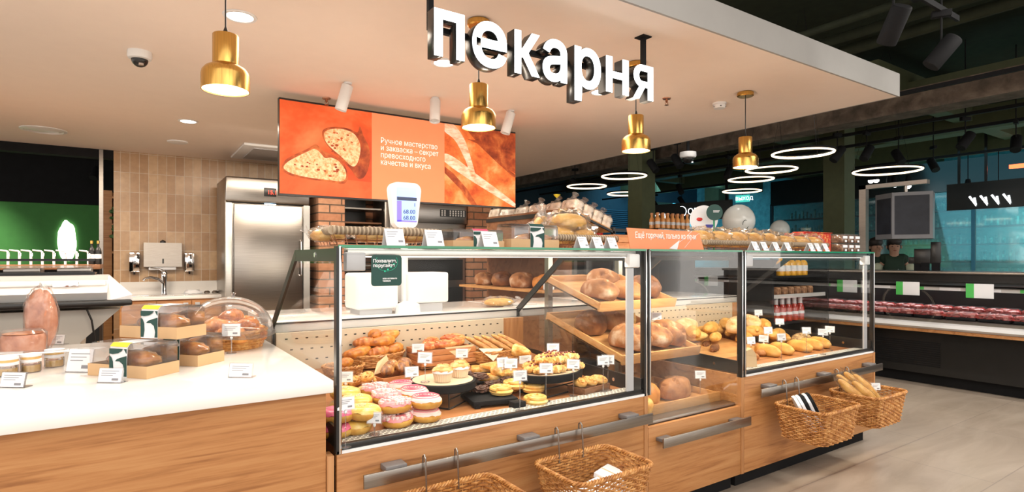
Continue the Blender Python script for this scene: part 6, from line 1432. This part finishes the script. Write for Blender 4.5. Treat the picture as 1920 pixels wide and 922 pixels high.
# drinks shelf behind the right case
t = thing('drinks_gondola', 'dark low shelf unit of bottles seen through the right bread case', 'shelf unit', (0, 0, 0))
G().box(5.18, 6.20, 3.62, 3.66, 0, 1.30).build('back_panel', BLACKM, t); G().box(5.15, 5.18, 3.18, 3.66, 0, 1.30).box(6.17, 6.20, 3.18, 3.66, 0, 1.30).build('side_panel', BLACKM, t)
for z in (.20, .66, .93, 1.12): G().box(5.18, 6.17, 3.20, 3.62, z, z + .02).build('shelf', BLACKM, t); G().box(5.2, 6.15, 3.192, 3.20, z - .01, z + .028).build('label_strip', LEDGE, t) if z in (.2, .93) else None
YB, RBt = mk_bottle(.042, .175, .70, JUICE, CARD, JUICE, .02, .4), mk_bottle(.040, .26, .48, ROSE, CARD, FOIL, .38, .4)
for k in range(5): YB('%s yellow juice bottle from the left on the top shelf behind the glass' % nm[k], (5.44 + .105 * k, 3.27, 1.141), 0, 'yellow bottles on the drinks shelf')
for k in range(5): RBt('%s red bottle with white foil neck from the left on the lower shelf' % nm[k], (5.36 + .11 * k, 3.27, .681), 0, 'red bottles on the drinks shelf', 1.0)
for k in range(8): JB('%s small bottle on the crowded lowest drinks shelf' % nm[k], (5.25 + .11 * k, 3.27, .221), 0, 'small bottles on the lowest drinks shelf')
for k in range(7): tag(G().lathe([(0, 0), (.04, 0), (.042, .06), (.03, .075), (0, .075)], 16).build('sauce_jar', COOKIE, None, loc=(5.3 + .12 * k, 3.3, .951)), '%s dark round sauce jar on the middle drinks shelf' % nm[k], 'jar', 'sauce jars on the drinks shelf')
# balloon
p = at(1385, 414, Y=4.3); t = thing('balloon', 'large pearl white balloon with a dark printed mark beyond the round signs', 'balloon', (p.x, 4.3, p.z)); d = (p - Vector((0, 0, EYE))).length; r = 28 * d / 1100
G().blob(r, r, r * 1.05, (0, 0, 0), 0, 1, 0, 28).build('balloon', BALW, t); G().lathe([(0, 0), (.014, -.02), (0, -.004)], 8, (0, 0, -r * 1.04)).build('knot', BALW, t); G().cyl((0, 0, -r * 1.05), (0, 0, -p.z), .0015, 4).build('ribbon', FOIL, t)
g = G(); g.tube([(-r * .55 + .055 * cos(a * .4), -r * .86, .0 - r * .3 + .055 * sin(a * .4)) for a in range(-4, 9)], .004, 5); g.build('printed_mark', GRN, t)
p = at(1462, 425, Y=5.2); t = thing('balloon', 'half hidden pale balloon behind the small red gift box', 'balloon', (p.x, 5.2, p.z - .05)); G().blob(.15, .15, .16, (0, 0, 0), 0, 1, 0, 24).build('balloon', BALW, t); G().cyl((0, 0, -.158), (0, 0, -p.z + .05), .0015, 4).build('ribbon', FOIL, t)
# ------------------------------------------------------------------ meat counter
t = thing('meat_counter', 'long black chilled counter of packed meat along the right side', 'display case', (0, 0, 0)); ya, yb = -1.5, 6.5
G().box(6.85, 8.0, ya, yb, .12, .60).build('black_base', BLACK, t); G().box(6.95, 7.9, ya, yb, 0, .12).build('plinth', BLACKM, t)
G().prism([(6.66, .60), (6.62, .63), (6.64, .66), (6.72, .67), (8.0, .67), (8.0, .60)], ya, yb, 'y').build('bumper', LEDGE, t, False); G().box(6.64, 6.84, ya, yb, .575, .605).build('wood_strip', OAK, t)
G().box(6.74, 7.9, ya, yb, .67, .70).build('steel_deck', STEELD, t)
G().prism([(6.70, .67), (6.705, .67), (6.945, 1.02), (6.94, 1.02)], ya, yb, 'y').build('front_glass', GLASS, t, False)
G().prism([(6.90, 1.02), (6.90, 1.04), (7.5, 1.06), (7.5, 1.04)], ya, yb, 'y').build('top_shelf', BLACK, t, False); G().box(6.92, 6.93, ya, yb, .985, 1.03).build('price_rail', LEDGE, t)
G().box(7.5, 8.1, ya, yb, .67, 1.14).build('rear_worktop', BLACK, t); G().box(7.45, 8.15, ya, yb, 1.14, 1.17, .005).build('worktop', STEELD, t)
for k in range(4):
    g = G()
    for i in range(12): g.box(6.843, 6.85, 1.0 + 1.4 * k, 1.6 + 1.4 * k, .20 + .022 * i, .21 + .022 * i)
    g.build('vent_grille', BLACKM, t)
G().box(6.9, 7.5, ya, yb, 1.03, 1.042).build('lamp_canopy', BLACK, t)
light('AREA', (7.1, 2.2, 1.015), 16, (1, .86, .86), .06, 6.0, (7.1, 2.2, 0))
for k in range(9):
    y = .85 + .62 * k; tt = thing('price_sign', 'green and white price sign on the meat counter, number %s from the right' % nm[min(k, 7)] if k < 8 else 'green and white price sign farthest left on the meat counter', 'price tag', (6.895, y, .955), R(-90), 'green price signs on the meat counter')
    G().box(-.11, .11, -.004, 0, -.03, .11).build('card', CARD, tt, False); G().box(-.11, -.045, -.006, -.004, -.03, .11).build('green_band', PRICEG, tt, False)
for k in range(16): tag(G().box(-.004, 0, -.09, .09, 0, .035).build('shelf_label', CARD if k % 3 else PRICEG, None, False, loc=(6.918, .62 + .32 * k + .12, .988)), ('%s low shelf label between the green price signs' % nm[k % 8]) if k < 8 else '%s low shelf label farther left between the price signs' % nm[k % 8], 'label', 'low labels on the meat counter rail')
random.seed(31)
def mk_meat():
    t = thing('meat_pack', 'x', 'meat'); G().box(-.09, .09, -.12, .12, 0, .03, .008).build('tray', BLACKM, t); g = G()
    for k in range(5): g.blob(.055, .07, .035, (random.uniform(-.03, .03), -.08 + .04 * k, .045), .5, 3, k, 12)
    g.build('meat', MEAT, t); G().box(-.088, .088, -.118, .118, .03, .085, .02).build('film', FILM, t); return t
MP = Kind(mk_meat)
for k in range(34):
    MP('packed red meat tray in the %s row of the meat counter' % ('front' if k % 2 == 0 else 'rear'), (6.90 + .21 * (k % 2), -.2 + .27 * (k // 2), .701 + .04 * (k % 2)), R(random.uniform(-8, 8)), 'meat packs in the %s row' % ('front' if k % 2 == 0 else 'rear'))
# hanging screens
p = at(1619, 420, X=7.75); py_ = p.y; t = thing('screen_gantry', 'grey metal gantry rising from the meat counter to carry the screens', 'stand', (0, 0, 0))
zt_ = at(1619, 348, X=7.75).z; ye = at(1740, 352, X=7.75).y
G().box(7.72, 7.80, py_ - .04, py_ + .04, 1.17, zt_).box(7.72, 7.80, ye, py_ + .04, zt_ - .05, zt_).build('frame', STEELD, t); G().cyl((7.76, (py_ + ye) / 2 - .12, zt_ - .05), (7.76, (py_ + ye) / 2 - .12, zt_ - .12), .02, 8).build('drop_rod', STEELD, t)
yc = (py_ + ye) / 2 - .12; z0_, z1_ = at(1690, 448, X=7.6).z, at(1690, 362, X=7.6).z; yl, yr = at(1640, 400, X=7.6).y, at(1748, 400, X=7.6).y
t = thing('hanging_screen', 'boxy grey pair of screens hanging over the meat counter', 'screen', (0, 0, 0))
ym = yl + (yr - yl) * .42
G().prism([(7.62, yl), (7.45, ym), (7.62, yr), (7.95, yr + .1), (7.95, yl - .1)], z0_, z1_, 'z').build('housing', plain('screen_housing', (.15, .15, .16), .4), t, False)
def quadface(a, b, z0, z1, m, nm_, off=.008):
    d = Vector((b[0] - a[0], b[1] - a[1], 0)); n = Vector((-abs(d.y), d.x * (1 if d.y < 0 else -1), 0)).normalized() * off
    A = Vector((*a, 0)) + d * .08 + n; B = Vector((*b, 0)) - d * .08 + n; C, D = B - n * 1.1, A - n * 1.1
    G().add([(A.x, A.y, z0), (B.x, B.y, z0), (B.x, B.y, z1), (A.x, A.y, z1), (D.x, D.y, z0), (C.x, C.y, z0), (C.x, C.y, z1), (D.x, D.y, z1)], [(0, 1, 2, 3), (0, 4, 5, 1), (1, 5, 6, 2), (2, 6, 7, 3), (3, 7, 4, 0)]).build(nm_, m, t, False)
SCRD = plain('dark_screen', (.02, .022, .03), .5, var=.2, spec=.3)
quadface((7.62, yl), (7.45, ym), z0_ + .06, z1_ - .06, SCRD, 'left_screen'); quadface((7.45, ym), (7.62, yr), z0_ + .05, z1_ - .04, SCRD, 'right_screen')
G().cyl((7.76, yc, z1_ - .01), (7.76, yc, zt_ - .11), .015, 8).build('mount', STEELD, t)
# ------------------------------------------------------------------ person in the green vest
def limb_mesh(name, J, E, mat, parent, lv=2):
    me = bpy.data.meshes.new(name); me.from_pydata([j[:3] for j in J], E, []); o = bpy.data.objects.new(name, me); COL.objects.link(o); o.parent = parent
    s = o.modifiers.new('skin', 'SKIN'); s.use_smooth_shade = True
    for v, j in zip(me.skin_vertices[0].data, J): v.radius = (j[3], j[4] if len(j) > 4 else j[3])
    me.skin_vertices[0].data[0].use_root = True
    m = o.modifiers.new('sub', 'SUBSURF'); m.levels = lv; m.render_levels = lv; me.materials.append(mat); return o
def person(label, loc, rz, sc=1.0, vest=VEST, shirt=SHIRT):
    t = thing('person', label, 'person', loc, rz); t.scale = (sc,) * 3
    J = [(0, 0, .93, .10, .08), (0, 0, 1.10, .09, .07), (0, 0, 1.28, .10, .07), (0, -.01, 1.40, .045, .045), (0, -.03, 1.48, .045), (0, -.05, 1.56, .082, .095), (0, -.05, 1.64, .07, .08)]
    E = [(i, i + 1) for i in range(6)]
    for s in (-1, 1):
        b = len(J); J += [(s * .15, 0, 1.34, .04), (s * .235, .0, 1.10, .038), (s * .10, -.24, 1.08, .03), (s * .06, -.29, 1.09, .024, .032)]; E += [(3, b), (b, b + 1), (b + 1, b + 2), (b + 2, b + 3)]
        for k in range(4): c = len(J); J += [(s * (.04 - .00 * k), -.33, 1.12 - .02 * k, .0095), (s * .01, -.345, 1.125 - .02 * k, .008)]; E += [(b + 3, c), (c, c + 1)]
        c = len(J); J += [(s * .05, -.30, 1.14, .010)]; E += [(b + 3, c)]
        b = len(J); J += [(s * .10, 0, .86, .09), (s * .11, -.01, .48, .06), (s * .11, .01, .09, .04), (s * .12, -.14, .03, .035)]; E += [(0, b), (b, b + 1), (b + 1, b + 2), (b + 2, b + 3)]
    limb_mesh('body', J, E, SKIN, t)
    limb_mesh('vest', [(0, 0, .86, .155, .125), (0, 0, 1.10, .16, .13), (0, 0, 1.30, .17, .13), (0, -.005, 1.45, .085, .085), (-.17, 0, 1.37, .085), (.17, 0, 1.37, .085)], [(0, 1), (1, 2), (2, 3), (3, 4), (3, 5)], vest, t)
    for s in (-1, 1): limb_mesh('shirt_sleeve', [(s * .17, 0, 1.36, .08), (s * .235, .0, 1.10, .062), (s * .11, -.22, 1.08, .042)], [(0, 1), (1, 2)], shirt, t)
    for s in (-1, 1): limb_mesh('trouser_leg', [(s * .09, 0, .93, .11), (s * .11, -.01, .48, .08), (s * .11, .01, .08, .06)], [(0, 1), (1, 2)], TROUS, t)
    g = G(); g.blob(.092, .105, .085, (0, -.03, 1.655), .1, 3, 1, 20); g.blob(.09, .07, .10, (0, .01, 1.60), .1, 3, 2, 16); g.build('hair', HAIR, t)
    g = G()
    for s in (-1, 1): g.blob(.012, .006, .006, (s * .032, -.142, 1.585), 0, 1, 0, 8)
    g.build('eyes', HAIR, t); G().blob(.012, .018, .022, (0, -.150, 1.56), 0, 1, 0, 8).build('nose', SKIN, t); G().blob(.022, .005, .005, (0, -.140, 1.525), 0, 1, 0, 8).build('mouth', plain('lips' if 'lips' not in MATS else 'lips2', (.35, .10, .08), .5), t)
    for s in (-1, 1): G().blob(.008, .014, .024, (s * .088, -.04, 1.575), 0, 1, 0, 8).build('ear', SKIN, t)
    return t
p = at(1676, 470, X=8.45); person('person with dark hair in a green vest handling a white packet behind the meat counter', (8.45, p.y, 0), R(-62), .93)
m = Matrix.Rotation(R(-62), 4, 'Z') @ Vector((0, -.36, 1.10)); g = G(); g.blob(.07, .05, .10, (0, 0, 0), .4, 4, 2, 16); tag(g.build('white_packet', CARD, None, False, loc=(8.45 + m.x * .93, p.y + m.y * .93, 1.06)), 'white packet held by the person in the green vest', 'packet')
p = at(1640, 480, X=8.75); person('person mostly hidden behind the case edge, bending beside the first', (8.75, p.y, 0), R(-40), .93, VEST, VEST)
# things on the rear worktop and the cold blue hall
for k, (px, h, w, lab) in enumerate(((1735, .26, .22, 'small black till screen right of the person'), (1755, .34, .10, 'tall narrow black till display right of the till screen'), (1722, .16, .2, 'low black scale beside the person'))):
    p = at(px, 520, X=7.95); tt = thing('till', lab, 'till', (7.95, p.y, 1.171), R(-75)); G().box(-w / 2, w / 2, -.03, .03, .08, h, .01).build('screen', BLACK, tt); G().box(-.04, .04, -.04, .04, 0, .09).build('foot', BLACKM, tt)
t = thing('fish_display', 'low dark cabinet heaped with ice in the cold blue hall', 'display case', (0, 0, 0))
G().box(11.6, 12.6, -2, 7.0, 0, 1.0, .01).build('cabinet', NAVYW, t); g = G(); random.seed(4)
for k in range(260): g.blob(.10, .12, .06, (12.1 + random.uniform(-.42, .42), random.uniform(-1.9, 6.9), 1.02), .6, 4, k % 9, 6)
g.build('ice_heap', crust('ice', (.10, .22, .25), (.30, .42, .42), (.65, .75, .75), 20, 20, .3, .3), t, kind='stuff')
t = thing('glass_partition', 'tall blue green glass partition with glittering goods behind it', 'partition', (0, 0, 0))
G().box(14.6, 14.62, -3, 9, 0, 2.75).build('pane', glass('teal_glass', (.55, .85, .85), .3, 1.5, .05, .06), t, False)
for k in range(9): G().box(14.57, 14.65, -3 + 1.5 * k, -2.94 + 1.5 * k, 0, 2.8).build('mullion', NAVYW, t)
G().box(14.5, 14.7, -3, 9, 2.75, 3.4).build('header', BLACK, t)
GOOD = crust('glitter_goods', (.02, .12, .13), (.12, .36, .36), (.55, .80, .75), 9, 20, .3, .2, .3, (1, 1, 1))
for k in range(6):
    g = G(); random.seed(50 + k); z = .5 + .38 * k
    for j in range(110): h = random.uniform(.10, .26); y = -2.9 + j * .108; g.cyl((15.3, y, z), (15.3, y, z + h), .032, 7)
    tag(g.build('shelf_goods', GOOD, None, kind='stuff'), '%s row of blurred goods behind the blue green glass' % nm[k], 'goods')
    tag(G().box(15.15, 15.5, -3, 9, z - .03, z).build('goods_shelf', NAVYW, None), '%s shelf of goods behind the blue green glass, counted from the floor' % nm[k], 'shelf')
def mk_bulb():
    t = thing('small_spotlight', 'x', 'spotlight'); G().lathe([(0, 0), (.05, .0), (.05, .05), (.03, .10), (0, .10)], 12).build('housing', BLACKM, t); G().blob(.045, .045, .03, (0, 0, -.005), 0, 1, 0, 10).build('lens', SPOTL, t); G().cyl((0, 0, .09), (0, 0, .6), .006, 5).build('rod', BLACKM, t); return t
SBU = Kind(mk_bulb)
for k in range(15):
    p = at(1800 + 9.5 * k, 340 + 2.6 * k, X=13.9); SBU('%s small white spotlight in the row over the blue hall' % nm[k % 8], (13.9, 2.7 - .32 * k, 3.12), 0, 'row of small spotlights in the blue hall')
for k, (px, py) in enumerate(((1633, 338), (1643, 337), (1668, 345), (1678, 345), (1703, 347), (1872, 372), (1815, 360))):
    p = at(px, py, X=13.0); SBU('%s lone small spotlight scattered in the blue hall' % nm[k], (13.0, p.y, p.z), 0, 'scattered small spotlights in the blue hall', (1.2, 1.2, (4.0 - p.z) / .6))
t = thing('hall_sign', 'black sign board with white lettering in the blue hall', 'sign', (0, 0, 0)); a_, b_ = at(1775, 385, X=12.6), at(1850, 350, X=12.6); G().box(12.6, 12.66, b_.y - 1.2, a_.y, a_.z - .1, b_.z + .1).build('board', BLACK, t); G().box(12.62, 12.64, b_.y, b_.y + .04, b_.z, 4).build('rod', BLACK, t); G().box(12.62, 12.64, a_.y - .2, a_.y - .16, b_.z, 4).build('rod', BLACK, t)
g = G()
for k in range(4): g.tube([(12.59, a_.y - .35 - .16 * k, b_.z - .15), (12.59, a_.y - .45 - .16 * k, b_.z - .32), (12.59, a_.y - .42 - .16 * k, b_.z - .18)], .018, 5)
g.build('scrawled_letters', SIGNW, t)
tag(G().box(13.3, 13.36, 2.6, 3.6, 2.95, 3.02).build('red_strip_light', emit('red_strip', (1, .12, .04), 4), None), 'short red glowing strip light below the dark ceiling', 'light')
